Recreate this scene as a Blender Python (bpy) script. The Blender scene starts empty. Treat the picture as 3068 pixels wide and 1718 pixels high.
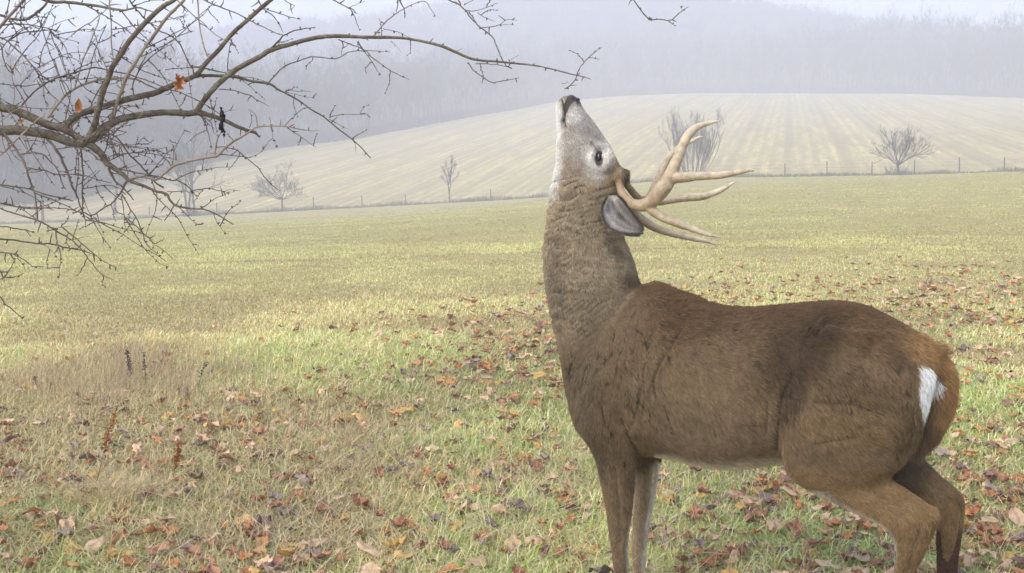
import bpy, math, random
import numpy as np
from mathutils import Vector, Matrix

# ------------------------------------------------------------------ camera
FPX = 3289.5            # focal length in photo pixels (photo is 3068 x 1718)
CAMH = 1.35
PITCH = math.atan((859 - 476) / FPX)
scene = bpy.context.scene
cam_d = bpy.data.cameras.new('camera'); cam = bpy.data.objects.new('camera', cam_d)
scene.collection.objects.link(cam); scene.camera = cam
cam.location = (0, 0, CAMH)
cam.rotation_euler = (math.radians(90) - PITCH, 0, 0)
cam_d.sensor_width = 36.0; cam_d.lens = 36.0 * FPX / 3068.0
cam_d.clip_start = 0.05; cam_d.clip_end = 6000

# ------------------------------------------------------------------ light
SUN_EL, SUN_AZ = math.radians(42), math.radians(-125)
world = bpy.data.worlds.new('World'); scene.world = world
world.use_nodes = True
wn = world.node_tree; wn.nodes.clear()
wo = wn.nodes.new('ShaderNodeOutputWorld'); wb = wn.nodes.new('ShaderNodeBackground')
sky = wn.nodes.new('ShaderNodeTexSky'); sky.sky_type = 'NISHITA'
sky.sun_disc = False; sky.sun_elevation = SUN_EL; sky.sun_rotation = SUN_AZ
sky.air_density = 1.0; sky.dust_density = 2.0; sky.ozone_density = 1.0
wb.inputs['Strength'].default_value = 0.12
wn.links.new(sky.outputs[0], wb.inputs[0]); wn.links.new(wb.outputs[0], wo.inputs[0])
sun_d = bpy.data.lights.new('sun', 'SUN'); sun = bpy.data.objects.new('sun', sun_d)
scene.collection.objects.link(sun)
sun_d.energy = 1.5; sun_d.angle = math.radians(40); sun_d.color = (1.0, 0.95, 0.87)
_sd = Vector((math.cos(SUN_EL) * math.sin(SUN_AZ), math.cos(SUN_EL) * math.cos(SUN_AZ), math.sin(SUN_EL)))
sun.rotation_euler = _sd.to_track_quat('Z', 'Y').to_euler()
vs = scene.view_settings
vs.view_transform = 'Standard'; vs.look = 'None'; vs.exposure = 1.53; vs.gamma = 1.0
vs.use_curve_mapping = False
scene.cycles.volume_bounces = 5
scene.cycles.max_bounces = 8
scene.cycles.volume_step_rate = 5

# ------------------------------------------------------------------ helpers
rng = np.random.default_rng(7)
random.seed(7)

def P(x, y, Y):
    """world point seen at photo pixel (x, y) whose forward distance is Y"""
    a = (x - 1534.0) / FPX; b = -(y - 859.0) / FPX
    dy = math.cos(PITCH) + b * math.sin(PITCH); dz = -math.sin(PITCH) + b * math.cos(PITCH)
    s = Y / dy
    return np.array([a * s, Y, CAMH + dz * s])

def ground_pixel(Y, z=0.0):
    """photo row in which ground of height z appears at forward distance Y"""
    t = (z - CAMH) / Y
    return 859 - FPX * math.tan(math.atan(t) + PITCH)

def elev(y):
    return np.tan(np.arctan(-(np.asarray(y, float) - 859.0) / FPX) - PITCH)

def tag(o, label=None, cat=None, group=None, kind=None):
    if label: o['label'] = label
    if cat: o['category'] = cat
    if group: o['group'] = group
    if kind: o['kind'] = kind
    return o

def link(o, parent=None):
    scene.collection.objects.link(o)
    if parent is not None: o.parent = parent
    return o

def empty(name, loc=(0, 0, 0), rz=0.0):
    o = bpy.data.objects.new(name, None); o.empty_display_size = 0.1
    o.location = tuple(float(v) for v in loc); o.rotation_euler = (0, 0, rz)
    return link(o)

def mesh_data(name, V, F, mat=None, smooth=True, attrs=None):
    """F: list of (n,k) index arrays; attrs: dict name -> (n,3) point colours"""
    V = np.asarray(V, np.float32)
    if not isinstance(F, (list, tuple)): F = [F]
    F = [np.asarray(f, np.int32) for f in F if len(f)]
    me = bpy.data.meshes.new(name)
    me.vertices.add(len(V)); me.vertices.foreach_set('co', V.ravel())
    nl = sum(f.size for f in F); npoly = sum(len(f) for f in F)
    me.loops.add(nl); me.loops.foreach_set('vertex_index', np.concatenate([f.ravel() for f in F]))
    me.polygons.add(npoly)
    tot = np.concatenate([np.full(len(f), f.shape[1], np.int32) for f in F])
    st = np.concatenate([[0], np.cumsum(tot)[:-1]]).astype(np.int32)
    me.polygons.foreach_set('loop_start', st)
    try: me.polygons.foreach_set('loop_total', tot)
    except Exception: pass
    me.polygons.foreach_set('use_smooth', np.full(npoly, smooth, bool))
    if attrs:
        for k, c in attrs.items():
            c = np.asarray(c, np.float32)
            if c.ndim == 1:
                a = me.attributes.new(k, 'FLOAT', 'POINT'); a.data.foreach_set('value', c)
            else:
                a = me.attributes.new(k, 'FLOAT_COLOR', 'POINT')
                a.data.foreach_set('color', np.concatenate([c, np.ones((len(c), 1), np.float32)], 1).ravel())
    me.update(calc_edges=True); me.validate()
    if mat: me.materials.append(mat)
    return me

def mk(name, V, F, mat=None, parent=None, smooth=True, attrs=None):
    return link(bpy.data.objects.new(name, mesh_data(name, V, F, mat, smooth, attrs)), parent)

def _hash(ix, iy, iz, seed):
    h = (ix.astype(np.int64) * 374761393 + iy.astype(np.int64) * 668265263 + iz.astype(np.int64) * 2147483647 + seed * 1274126177) & 0xffffffff
    h = ((h ^ (h >> 13)) * 1274126177) & 0xffffffff
    h = ((h ^ (h >> 16)) * 2246822519) & 0xffffffff
    return ((h ^ (h >> 15)) & 0xffffff) / float(0xffffff)

def noise(p, scale=1.0, seed=0):
    """value noise 0..1 for (n,2) or (n,3) points"""
    p = np.asarray(p, float) * scale
    if p.shape[1] == 2: p = np.concatenate([p, np.zeros((len(p), 1))], 1)
    i = np.floor(p); f = p - i; f = f * f * (3 - 2 * f); i = i.astype(np.int64)
    r = 0
    for dx in (0, 1):
        for dy in (0, 1):
            for dz in (0, 1):
                w = (f[:, 0] if dx else 1 - f[:, 0]) * (f[:, 1] if dy else 1 - f[:, 1]) * (f[:, 2] if dz else 1 - f[:, 2])
                r = r + w * _hash(i[:, 0] + dx, i[:, 1] + dy, i[:, 2] + dz, seed)
    return r

def fbm(p, scale=1.0, seed=0, oct=4):
    r = 0; a = 0.5; t = 0
    for k in range(oct):
        r = r + a * noise(p, scale * 2 ** k, seed + k * 17); t += a; a *= 0.5
    return r / t

def sstep(a, b, x):
    t = np.clip((x - a) / (b - a), 0, 1); return t * t * (3 - 2 * t)

# ------------------------------------------------------------------ materials
def new_mat(name, rough=0.85, spec=0.2):
    m = bpy.data.materials.new(name); m.use_nodes = True
    b = m.node_tree.nodes['Principled BSDF']
    b.inputs['Roughness'].default_value = rough
    b.inputs['Specular IOR Level'].default_value = spec
    return m, m.node_tree, b

def nd(nt, kind, **kw):
    n = nt.nodes.new(kind)
    for k, v in kw.items():
        if k in n.inputs: n.inputs[k].default_value = v
        else: setattr(n, k, v)
    return n

def ramp(nt, src, stops):
    r = nt.nodes.new('ShaderNodeValToRGB'); e = r.color_ramp.elements
    while len(e) < len(stops): e.new(0.5)
    for el, (p, c) in zip(e, stops):
        el.position = p; el.color = (*c, 1)
    nt.links.new(src, r.inputs[0]); return r.outputs[0]

def mixc(nt, fac, a, b, mode='MIX'):
    m = nt.nodes.new('ShaderNodeMix'); m.data_type = 'RGBA'; m.blend_type = mode
    for sock, v in ((m.inputs[0], fac), (m.inputs[6], a), (m.inputs[7], b)):
        if isinstance(v, bpy.types.NodeSocket): nt.links.new(v, sock)
        elif isinstance(v, (int, float)): sock.default_value = v
        else: sock.default_value = (*v, 1)
    return m.outputs[2]

def noise_tex(nt, vec, scale, detail=3, rough=0.6, dist=0.0):
    n = nd(nt, 'ShaderNodeTexNoise'); n.inputs['Scale'].default_value = scale
    n.inputs['Detail'].default_value = detail; n.inputs['Roughness'].default_value = rough
    n.inputs['Distortion'].default_value = dist
    if vec is not None: nt.links.new(vec, n.inputs['Vector'])
    return n.outputs[0]

def obj_vec(nt, scale=(1, 1, 1), rot=(0, 0, 0)):
    t = nd(nt, 'ShaderNodeTexCoord'); m = nd(nt, 'ShaderNodeMapping')
    m.inputs['Scale'].default_value = scale; m.inputs['Rotation'].default_value = rot
    nt.links.new(t.outputs['Object'], m.inputs[0]); return m.outputs[0]

def attr_mat(name, rough=0.8, spec=0.2, attr='Col', bump=None, transl=0.0):
    """material whose colour is stored on the mesh as an attribute (pigment, with crease and grass-root shade painted in)"""
    m, nt, b = new_mat(name, rough, spec)
    a = nd(nt, 'ShaderNodeAttribute', attribute_name=attr)
    nt.links.new(a.outputs['Color'], b.inputs['Base Color'])
    if bump:
        n = noise_tex(nt, obj_vec(nt), bump[0], 4)
        bp = nd(nt, 'ShaderNodeBump'); bp.inputs['Strength'].default_value = bump[1]; bp.inputs['Distance'].default_value = bump[2]
        nt.links.new(n, bp.inputs['Height']); nt.links.new(bp.outputs[0], b.inputs['Normal'])
    if transl:
        tr = nd(nt, 'ShaderNodeBsdfTranslucent'); nt.links.new(a.outputs['Color'], tr.inputs[0])
        mx = nd(nt, 'ShaderNodeMixShader'); mx.inputs[0].default_value = transl
        nt.links.new(b.outputs[0], mx.inputs[1]); nt.links.new(tr.outputs[0], mx.inputs[2])
        nt.links.new(mx.outputs[0], nt.nodes['Material Output'].inputs[0])
    return m

# ------------------------------------------------------------------ terrain
KX = np.array([-60, 0, 238, 571, 845, 1072, 1346, 1500, 1667, 1850, 2060, 2352, 2680, 3068, 3128], float)
def K(*v): return np.array(v, float)
R_F = K(122,122,122,122,120,119,117,115,112,109,107,105,104,102,102)
Y_F = K(676,674,667,649,637,626,610,602,590,552,536,532,524,512,510)
Y_M = K(690,688,686,680,668,655,634,622,606,578,563,551,538,518,514)      # at 62 m
R_E = K(134,135,141,168,196,212,246,274,308,326,335,340,335,320,318)
Y_E = K(615,612,592,500,440,414,362,336,304,288,280,280,280,296,300)
Y_R = K(165,162,155,138,112,100,58,36,14,12,26,84,130,160,165)                 # ridge at 620 m

def columns(px):
    return [np.interp(px, KX, a) for a in (R_F, Y_F, Y_M, R_E, Y_E, Y_R)]

def height(x, y):
    x = np.asarray(x, float); y = np.asarray(y, float)
    r = np.hypot(x, y); a = np.arctan2(x, y)
    ac = np.clip(a, -math.radians(25.8), math.radians(25.8))
    px = 1534 + FPX * np.tan(ac); ca = np.cos(ac)
    rf, yf, ym, re, ye, yr = columns(px)
    f = ca * 1.0
    zM = CAMH + 62 * f * elev(ym); zF = CAMH + rf * f * elev(yf)
    zE = CAMH + re * f * elev(ye); zR = CAMH + 470 * f * elev(yr)
    # smooth start of the slope
    def seg(r, r0, z0, r1, z1): return z0 + (z1 - z0) * (r - r0) / (r1 - r0)
    z = np.where(r < 9, 0.0, seg(r, 9, 0, 62, zM))
    tt = np.clip((r - 9) / 53, 0, 1); z = np.where(r < 62, zM * (tt * tt * (1.6 - 0.6 * tt)) * 0.5 + 0.5 * zM * tt, z)
    z = np.where((r >= 62) & (r < rf), seg(r, 62, zM, rf, zF), z)
    z = np.where((r >= rf) & (r < re), seg(r, rf, zF, re, zE), z)
    u = np.clip((r - re) / (470 - re), 0, 1)
    z = np.where(r >= re, zE + (zR - zE) * (0.25 * u + 0.75 * u ** 1.7), z)
    z = np.where(r > 470, zR - (r - 470) * 0.12, z)
    back = sstep(math.radians(60), math.radians(100), np.abs(a))
    z = z * (1 - back)
    p = np.stack([x, y], -1).reshape(-1, 2)
    n1 = (fbm(p, 0.35, 3, 3) - 0.5).reshape(x.shape); n2 = (fbm(p, 0.05, 5, 3) - 0.5).reshape(x.shape)
    z = z + n1 * 0.05 * sstep(1.0, 4.0, r) + n2 * 0.35 * sstep(12, 40, r)
    n3 = (fbm(p, 0.02, 9, 4) - 0.5).reshape(x.shape)
    z = z + n3 * 6 * sstep(10, 150, r - re)
    return z

# polar sheet, split along the fence line and along the edge of the woods
fa = np.radians(np.concatenate([np.arange(-180, -32, 4.0), np.arange(-32, 32, 0.4), np.arange(32, 181, 4.0)]))
def ring_sheet(ra_fn, rb_fn, n, power=1.0):
    V = []; ac = np.clip(fa, -math.radians(25.8), math.radians(25.8)); px = 1534 + FPX * np.tan(ac)
    ra = ra_fn(px); rb = rb_fn(px)
    for k in range(n + 1):
        t = (k / n) ** power
        r = ra + (rb - ra) * t
        x = r * np.sin(fa); y = r * np.cos(fa)
        V.append(np.stack([x, y, height(x, y)], 1))
    V = np.concatenate(V); m = len(fa)
    i = np.arange(m - 1)[None, :] + np.arange(n)[:, None] * m
    F = np.stack([i, i + m, i + m + 1, i + 1], -1).reshape(-1, 4)[:, ::-1]
    return V, F

def c_rf(px): return np.interp(px, KX, R_F)
def c_re(px): return np.interp(px, KX, R_E)

# meadow material: mown autumn grass, straw and green in drifting patches
m_meadow, nt, b = new_mat('meadow_grass', 0.95, 0.05)
ov = obj_vec(nt)
big = noise_tex(nt, obj_vec(nt, (1.0, 1.6, 1)), 0.16, 4, 0.55, 0.3)
c1 = ramp(nt, big, [(0.32, (0.40, 0.315, 0.165)), (0.5, (0.40, 0.345, 0.165)), (0.68, (0.31, 0.325, 0.13))])
mid = noise_tex(nt, ov, 2.2, 5, 0.7)
c2 = ramp(nt, mid, [(0.3, (0.25, 0.225, 0.10)), (0.5, (0.38, 0.335, 0.16)), (0.72, (0.50, 0.42, 0.22))])
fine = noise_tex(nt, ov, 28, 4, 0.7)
c3 = ramp(nt, fine, [(0.3, (0.09, 0.085, 0.03)), (0.5, (0.34, 0.29, 0.12)), (0.75, (0.58, 0.48, 0.22))])  # dark stop: thatch, with the shadowed gaps between blades painted in
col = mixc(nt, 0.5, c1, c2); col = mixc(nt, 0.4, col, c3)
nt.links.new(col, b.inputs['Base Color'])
bp = nd(nt, 'ShaderNodeBump'); bp.inputs['Strength'].default_value = 0.6; bp.inputs['Distance'].default_value = 0.04
nt.links.new(fine, bp.inputs['Height']); nt.links.new(bp.outputs[0], b.inputs['Normal'])

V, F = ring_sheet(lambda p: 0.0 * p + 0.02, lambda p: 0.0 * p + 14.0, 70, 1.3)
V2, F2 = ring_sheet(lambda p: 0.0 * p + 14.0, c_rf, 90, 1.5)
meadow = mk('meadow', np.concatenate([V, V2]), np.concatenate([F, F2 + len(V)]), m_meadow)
tag(meadow, kind='structure')

# stubble field: cut maize rows running away up the slope
m_field, nt, b = new_mat('maize_stubble', 0.95, 0.05)
ROWROT = math.radians(14.0)
rowv = obj_vec(nt, (1, 1, 1), (0, 0, ROWROT))
def row_vec(sy):
    m = nd(nt, 'ShaderNodeMapping'); m.inputs['Scale'].default_value = (1, sy, 1); nt.links.new(rowv, m.inputs[0]); return m.outputs[0]
streak = row_vec(0.03)
s1 = noise_tex(nt, streak, 1.3, 4, 0.65)
s2 = noise_tex(nt, row_vec(0.01), 0.42, 4, 0.7)
wv2 = nd(nt, 'ShaderNodeTexWave'); wv2.inputs['Scale'].default_value = 0.052; wv2.inputs['Distortion'].default_value = 0.8; wv2.inputs['Detail'].default_value = 3; wv2.inputs['Detail Scale'].default_value = 0.3
nt.links.new(row_vec(0.15), wv2.inputs[0])
wv = nd(nt, 'ShaderNodeTexWave'); wv.inputs['Scale'].default_value = 0.21; wv.inputs['Distortion'].default_value = 0.5
wv.inputs['Detail'].default_value = 2; wv.inputs['Detail Scale'].default_value = 0.15
nt.links.new(rowv, wv.inputs[0])
sp = noise_tex(nt, obj_vec(nt), 1.1, 5, 0.75)
sp2 = noise_tex(nt, obj_vec(nt, (1, 0.5, 1)), 0.05, 3, 0.6)
ca_ = ramp(nt, s1, [(0.36, (0.55, 0.55, 0.55)), (0.5, (1.0, 1.0, 1.0)), (0.64, (1.5, 1.5, 1.45))])
cb_ = ramp(nt, sp, [(0.36, (0.50, 0.49, 0.50)), (0.5, (1.0, 1.0, 1.0)), (0.64, (1.7, 1.68, 1.6))])
cc_ = ramp(nt, wv.outputs[0], [(0.15, (0.72, 0.71, 0.72)), (0.8, (1.2, 1.2, 1.18))])
cd_ = ramp(nt, s2, [(0.38, (0.62, 0.61, 0.66)), (0.60, (1.22, 1.2, 1.1))])
ce_ = ramp(nt, sp2, [(0.35, (0.85, 0.83, 0.85)), (0.65, (1.15, 1.13, 1.05))])
cf_ = ramp(nt, wv2.outputs[0], [(0.04, (0.55, 0.55, 0.60)), (0.3, (1.05, 1.04, 1.0)), (0.9, (1.08, 1.07, 1.0))])
col = mixc(nt, 1.0, (0.35, 0.29, 0.15), ca_, 'MULTIPLY')
for q_ in (cb_, cc_, cd_, ce_, cf_): col = mixc(nt, 1.0, col, q_, 'MULTIPLY')
col = mixc(nt, 0.62, col, (0.42, 0.36, 0.185))
nt.links.new(col, b.inputs['Base Color'])
V, F = ring_sheet(c_rf, c_re, 60)
tag(mk('stubble_field', V, F, m_field), kind='structure')

m_hill, nt, b = new_mat('woodland_floor', 0.95, 0.05)
n = noise_tex(nt, obj_vec(nt), 0.15, 5, 0.7)
nt.links.new(ramp(nt, n, [(0.35, (0.055, 0.045, 0.035)), (0.65, (0.14, 0.11, 0.08))]), b.inputs['Base Color'])
V, F = ring_sheet(c_re, lambda p: 0 * p + 1000.0, 60, 1.4)
tag(mk('hills', V, F, m_hill), kind='structure')

# ------------------------------------------------------------------ tubes and bare trees
def tubes(segs, sides=3):
    """segs: (n,8) x0 y0 z0 x1 y1 z1 r0 r1 -> V,F of separate tapered tubes"""
    S = np.asarray(segs, float); n = len(S)
    a = S[:, :3]; b = S[:, 3:6]; d = b - a
    d /= np.maximum(np.linalg.norm(d, axis=1, keepdims=True), 1e-9)
    ref = np.where(np.abs(d[:, 2:3]) < 0.9, np.array([[0, 0, 1.0]]), np.array([[1.0, 0, 0]]))
    u = np.cross(d, ref); u /= np.linalg.norm(u, axis=1, keepdims=True); v = np.cross(d, u)
    ang = np.arange(sides) * 2 * math.pi / sides
    off = u[:, None] * np.cos(ang)[None, :, None] + v[:, None] * np.sin(ang)[None, :, None]
    V = np.stack([a[:, None] + off * S[:, 6, None, None], b[:, None] + off * S[:, 7, None, None]], 1).reshape(-1, 3)
    base = (np.arange(n) * 2 * sides)[:, None]; k = np.arange(sides)[None, :]; k2 = (k + 1) % sides
    F = np.stack([base + k, base + k2, base + sides + k2, base + sides + k], -1).reshape(-1, 4)
    return V, F

def grow(rg, segs, p, d, length, rad, level, maxlev, kids, spread, up, minr, curve=0.25, taper=0.65, nseg=4, shrink=0.62):
    pts = [p]; rs = [rad]
    step = length / nseg; d = d / np.linalg.norm(d)
    for k in range(nseg):
        d = d + rg.normal(0, curve, 3) * 0.5 + np.array([0, 0, up]) * 0.25
        d /= np.linalg.norm(d); q = pts[-1] + d * step
        r = max(minr, rad * (1 - (1 - taper) * (k + 1) / nseg) if level < maxlev else rad * (1 - 0.8 * (k + 1) / nseg))
        segs.append([*pts[-1], *q, rs[-1], r, level]); pts.append(q); rs.append(r)
    if level >= maxlev: return
    for j in range(kids[level]):
        t = rg.uniform(0.3, 1.0) if level else rg.uniform(0.25, 1.0)
        i = min(int(t * nseg), nseg - 1); f = t * nseg - i
        q = pts[i] * (1 - f) + pts[i + 1] * f
        ax = rg.normal(0, 1, 3); ax -= ax.dot(d) * d; ax /= np.linalg.norm(ax)
        sp = spread * rg.uniform(0.6, 1.3)
        nd_ = d * math.cos(sp) + ax * math.sin(sp)
        grow(rg, segs, q, nd_, length * shrink * rg.uniform(0.7, 1.15) * (1.15 - 0.4 * t), max(minr, rs[i] * 0.55), level + 1, maxlev, kids, spread, up, minr, curve, taper, max(2, nseg - 1), shrink)

m_bark_far, nt, b = new_mat('grey_brown_bark', 0.9, 0.1)
n = noise_tex(nt, obj_vec(nt), 3.0, 3)
nt.links.new(ramp(nt, n, [(0.3, (0.055, 0.042, 0.036)), (0.7, (0.13, 0.098, 0.08))]), b.inputs['Base Color'])
m_bark_rust, nt, b = new_mat('rusty_bark', 0.9, 0.1)
n = noise_tex(nt, obj_vec(nt), 3.0, 3)
nt.links.new(ramp(nt, n, [(0.3, (0.09, 0.05, 0.03)), (0.7, (0.17, 0.105, 0.065))]), b.inputs['Base Color'])

protos = []
for k in range(8):
    rg = np.random.default_rng(100 + k); segs = []
    H = [14, 16, 13, 15, 17, 12, 15, 11][k]
    grow(rg, segs, np.array([0, 0, -0.5]), np.array([0, 0, 1.0]), H * 0.8, H * 0.0075, 0, 3, [13, 7, 5], 0.8, 0.5, 0.018, 0.25, 0.3, 7, 0.42)
    S = np.array(segs)[:, :8]; V, F = tubes(S, 3)
    protos.append((V, F, mesh_data('bare_tree', V, F, m_bark_rust if k in (2, 6) else m_bark_far)))
print('proto faces', [len(p[1]) for p in protos])

def place_woods():
    rg = np.random.default_rng(5)
    singles = []; mass = []
    # front rows along the wood edge (single trees), then the mass behind
    for row in range(9):
        n = 165 if row < 2 else 150
        for i in range(n):
            px = -480 + 4030 * (i + rg.uniform(0, 1)) / n
            re = float(np.interp(px, KX, R_E))
            r = re + 1.5 + row * 8 + rg.uniform(-3, 3)
            a = math.atan((px - 1534) / FPX)
            s = rg.uniform(0.75, 1.2)
            if px > 1500: s *= 0.85 + 0.45 * float(sstep(2100, 2700, px))
            if px < 700: s *= 0.8 + 0.25 * float(noise(np.array([[px / 70.0, 3.0]]), 1, 8)[0])
            if row == 0: s *= rg.uniform(0.45, 0.95)
            x, y = r * math.sin(a), r * math.cos(a)
            z = float(height(np.array([x]), np.array([y]))[0])
            (singles if row < 2 else mass).append((x, y, z, s, rg.uniform(0, 6.28), (int(rg.choice([2, 6])) if (1150 < px < 1700 and rg.random() < 0.6) else int(rg.integers(0, 8))), px))
    for i, (x, y, z, s, rz, k, px) in enumerate(singles):
        o = bpy.data.objects.new('bare_tree', protos[k][2]); link(o)
        o.location = (x, y, z); o.rotation_euler = (0, 0, rz); o.scale = (s, s, s)
        hgt = ('towering ' if s > 1.2 else 'tall ' if s > 0.95 else 'mid-height ' if s > 0.75 else 'low ') + ('slender ' if k in (1, 4) else 'twiggy ' if k in (0, 3) else '')
        col_ = 'rusty brown' if k in (2, 6) else 'grey'
        sec = [(150, 'behind the leftmost twigs'), (420, 'behind the thick left limbs'), (620, 'behind the hanging orange leaf'), (860, 'beyond the twin-stemmed tree'), (1050, 'beyond the low wide tree'), (1250, 'right of the low wide tree'), (1420, 'beyond the bare sapling'),
               (1640, 'left of the deer muzzle'), (1820, 'above the deer head'), (2080, 'above the antlers'), (2330, 'above the bare round bush'), (2560, 'above the middle of the stubble field'), (2800, 'above the vase-shaped tree'), (3120, 'at the far right'), (9999, 'beyond the right edge')]
        lab = hgt + col_ + ' bare tree in the foggy wood ' + next(t for m_, t in sec if px < m_)
        tag(o, lab, 'tree', 'bare trees along the edge of the misty woods')
    Vs = []; Fs = []; off = 0
    for (x, y, z, s, rz, k, px) in mass:
        V, F, _ = protos[k]; c, sn = math.cos(rz), math.sin(rz)
        W = V @ np.array([[c, sn, 0], [-sn, c, 0], [0, 0, 1]]) * s + np.array([x, y, z])
        Vs.append(W); Fs.append(F + off); off += len(V)
    tag(mk('woodland', np.concatenate(Vs), np.concatenate(Fs), m_bark_far, smooth=False), 'mass of leafless trees fading into the fog behind the wood edge', 'woodland', kind='stuff')
    # sparse canopy on the far hillside, thick simple crowns
    sv = []
    for i in range(2800):
        px = rg.uniform(-600, 3670); a = math.atan((px - 1534) / FPX); re = float(np.interp(px, KX, R_E))
        r = re + 75 + (490 - re - 75) * rg.uniform(0, 1) ** 0.8
        if i % 3 == 0: r = rg.uniform(450, 490)
        x, y = r * math.sin(a), r * math.cos(a); z = float(height(np.array([x]), np.array([y]))[0])
        h = rg.uniform(6.5, 10.5)
        p0 = np.array([x, y, z - 0.5])
        sv.append([*p0, *(p0 + [0, 0, h * 0.8]), 0.10, 0.05])
        for j in range(22):
            t = rg.uniform(0.25, 0.8); q = p0 + [0, 0, h * t]
            d = rg.normal(0, 1, 3) * [1, 1, 0.5] + [0, 0, 0.9]; d /= np.linalg.norm(d)
            e = q + d * h * rg.uniform(0.25, 0.4)
            sv.append([*q, *e, 0.09, 0.05])
            for l in range(3):
                d2 = d + rg.normal(0, 0.5, 3); d2 /= np.linalg.norm(d2)
                m_ = q + (e - q) * rg.uniform(0.4, 1.0)
                sv.append([*m_, *(m_ + d2 * h * 0.17), 0.07, 0.03])
    V, F = tubes(sv, 3)
    tag(mk('hillside_woods', V, F, m_bark_far, smooth=False), 'bare hillside forest dissolving into fog on the ridge', 'woodland', kind='stuff')
place_woods()

# ------------------------------------------------------------------ the deer
def lerp(a, b, t): return a + (b - a) * t

def catmull(S, sub):
    S = np.asarray(S, float); n = len(S); out = []
    for i in range(n - 1):
        p0 = S[max(i - 1, 0)]; p1 = S[i]; p2 = S[i + 1]; p3 = S[min(i + 2, n - 1)]
        for k in range(sub):
            t = k / sub
            out.append(0.5 * ((2 * p1) + (-p0 + p2) * t + (2 * p0 - 5 * p1 + 4 * p2 - p3) * t * t + (-p0 + 3 * p1 - 3 * p2 + p3) * t ** 3))
    out.append(S[-1]); return np.array(out)

def deerY(x): return 3.25 - 0.42 * (np.clip(x, 1640, 2900) - 1700) / 1170.0

def loft(stations, sub=5, sides=36, sq=0.9, off=0.0):
    """stations: Ax, Ay, Bx, By, half width, lateral offset -> closed tube in the deer's own upright plane"""
    S = catmull([list(s) + [0.0] * (6 - len(s)) for s in stations], sub)
    rings = []
    th = np.arange(sides) * 2 * math.pi / sides
    for (ax, ay, bx, by, w, o) in S:
        Y = float(deerY((ax + bx) / 2)) - (o + off)
        A = P(ax, ay, Y); B = P(bx, by, Y); c = (A + B) / 2
        n = -np.array([c[0], c[1], 0]) / math.hypot(c[0], c[1])
        co = np.cos(th); si = np.sin(th)
        co2 = np.sign(co) * np.abs(co) ** sq; si2 = np.sign(si) * np.abs(si) ** sq
        rings.append(c + (A - c)[None] * co2[:, None] + n[None] * max(w, 0.002) * si2[:, None])
    V = np.concatenate(rings + [rings[0].mean(0)[None], rings[-1].mean(0)[None]]); m = len(rings)
    k = np.arange(sides); k2 = (k + 1) % sides; i = np.arange(m - 1)[:, None] * sides
    Q = np.stack([i + k, i + k2, i + sides + k2, i + sides + k], -1).reshape(-1, 4)
    c0, c1 = m * sides, m * sides + 1
    T = np.concatenate([np.stack([k2, k, np.full(sides, c0)], 1), np.stack([(m - 1) * sides + k, (m - 1) * sides + k2, np.full(sides, c1)], 1)])
    return V, Q, T

def blob(c, r, rot=None, n=16):
    """ellipsoid, r = (a, b, c) along the axes in rot"""
    th = np.linspace(0, math.pi, n + 1)[1:-1]; ph = np.arange(2 * n) * math.pi / n
    D = np.stack([np.sin(th)[:, None] * np.cos(ph), np.sin(th)[:, None] * np.sin(ph), np.cos(th)[:, None] * np.ones_like(ph)], -1).reshape(-1, 3)
    D = np.concatenate([D, [[0, 0, 1], [0, 0, -1]]]) * np.asarray(r)
    if rot is not None: D = D @ np.asarray(rot)
    V = D + np.asarray(c); s = 2 * n; m = n - 1; k = np.arange(s); k2 = (k + 1) % s; i = np.arange(m - 1)[:, None] * s
    Q = np.stack([i + k, i + s + k, i + s + k2, i + k2], -1).reshape(-1, 4)
    T = np.concatenate([np.stack([k, k2, np.full(s, m * s)], 1), np.stack([(m - 1) * s + k2, (m - 1) * s + k, np.full(s, m * s + 1)], 1)])
    return V, Q, T

def merge(parts):
    Vs, Qs, Ts, o = [], [], [], 0
    for V, Q, T in parts:
        vol = 0.0
        for F in (Q, T):
            if len(F):
                a, b_, c = V[F[:, 0]], V[F[:, 1]], V[F[:, 2]]; vol += np.einsum('ij,ij->i', a - V.mean(0), np.cross(b_ - V.mean(0), c - V.mean(0))).sum()
        if vol < 0: Q = Q[:, ::-1]; T = T[:, ::-1]
        Vs.append(V); Qs.append(Q + o); Ts.append(T + o); o += len(V)
    return np.concatenate(Vs), np.concatenate(Qs), np.concatenate(Ts)

def weld(parts, voxel):
    """fuse closed shapes into one continuous skin; returns V, quads"""
    V, Q, T = merge(parts)
    tmp = bpy.data.objects.new('tmp', mesh_data('tmp', V, [Q, T])); scene.collection.objects.link(tmp)
    md = tmp.modifiers.new('r', 'REMESH'); md.mode = 'VOXEL'; md.voxel_size = voxel; md.adaptivity = 0
    dg = bpy.context.evaluated_depsgraph_get(); me = bpy.data.meshes.new_from_object(tmp.evaluated_get(dg))
    n = len(me.vertices); V = np.empty(n * 3, np.float32); me.vertices.foreach_get('co', V); V = V.reshape(-1, 3).astype(float)
    lv = np.empty(len(me.loops), np.int32); me.loops.foreach_get('vertex_index', lv)
    F = lv.reshape(-1, 4)
    bpy.data.objects.remove(tmp); bpy.data.meshes.remove(me)
    return V, F

def relax(V, F, amount, iters):
    """Laplacian smoothing with per-vertex strength; small inflate step keeps volume"""
    E = np.concatenate([F[:, [0, 1]], F[:, [1, 2]], F[:, [2, 3]], F[:, [3, 0]]]); E = np.concatenate([E, E[:, ::-1]])
    deg = np.bincount(E[:, 0], minlength=len(V)).astype(float)[:, None]
    am = np.asarray(amount)[:, None] if np.ndim(amount) else amount
    for k in range(iters):
        for s in (0.6, -0.58):
            L = np.stack([np.bincount(E[:, 0], V[E[:, 1], j], minlength=len(V)) for j in range(3)], 1) / deg - V
            V = V + L * am * s
    return V

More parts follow.
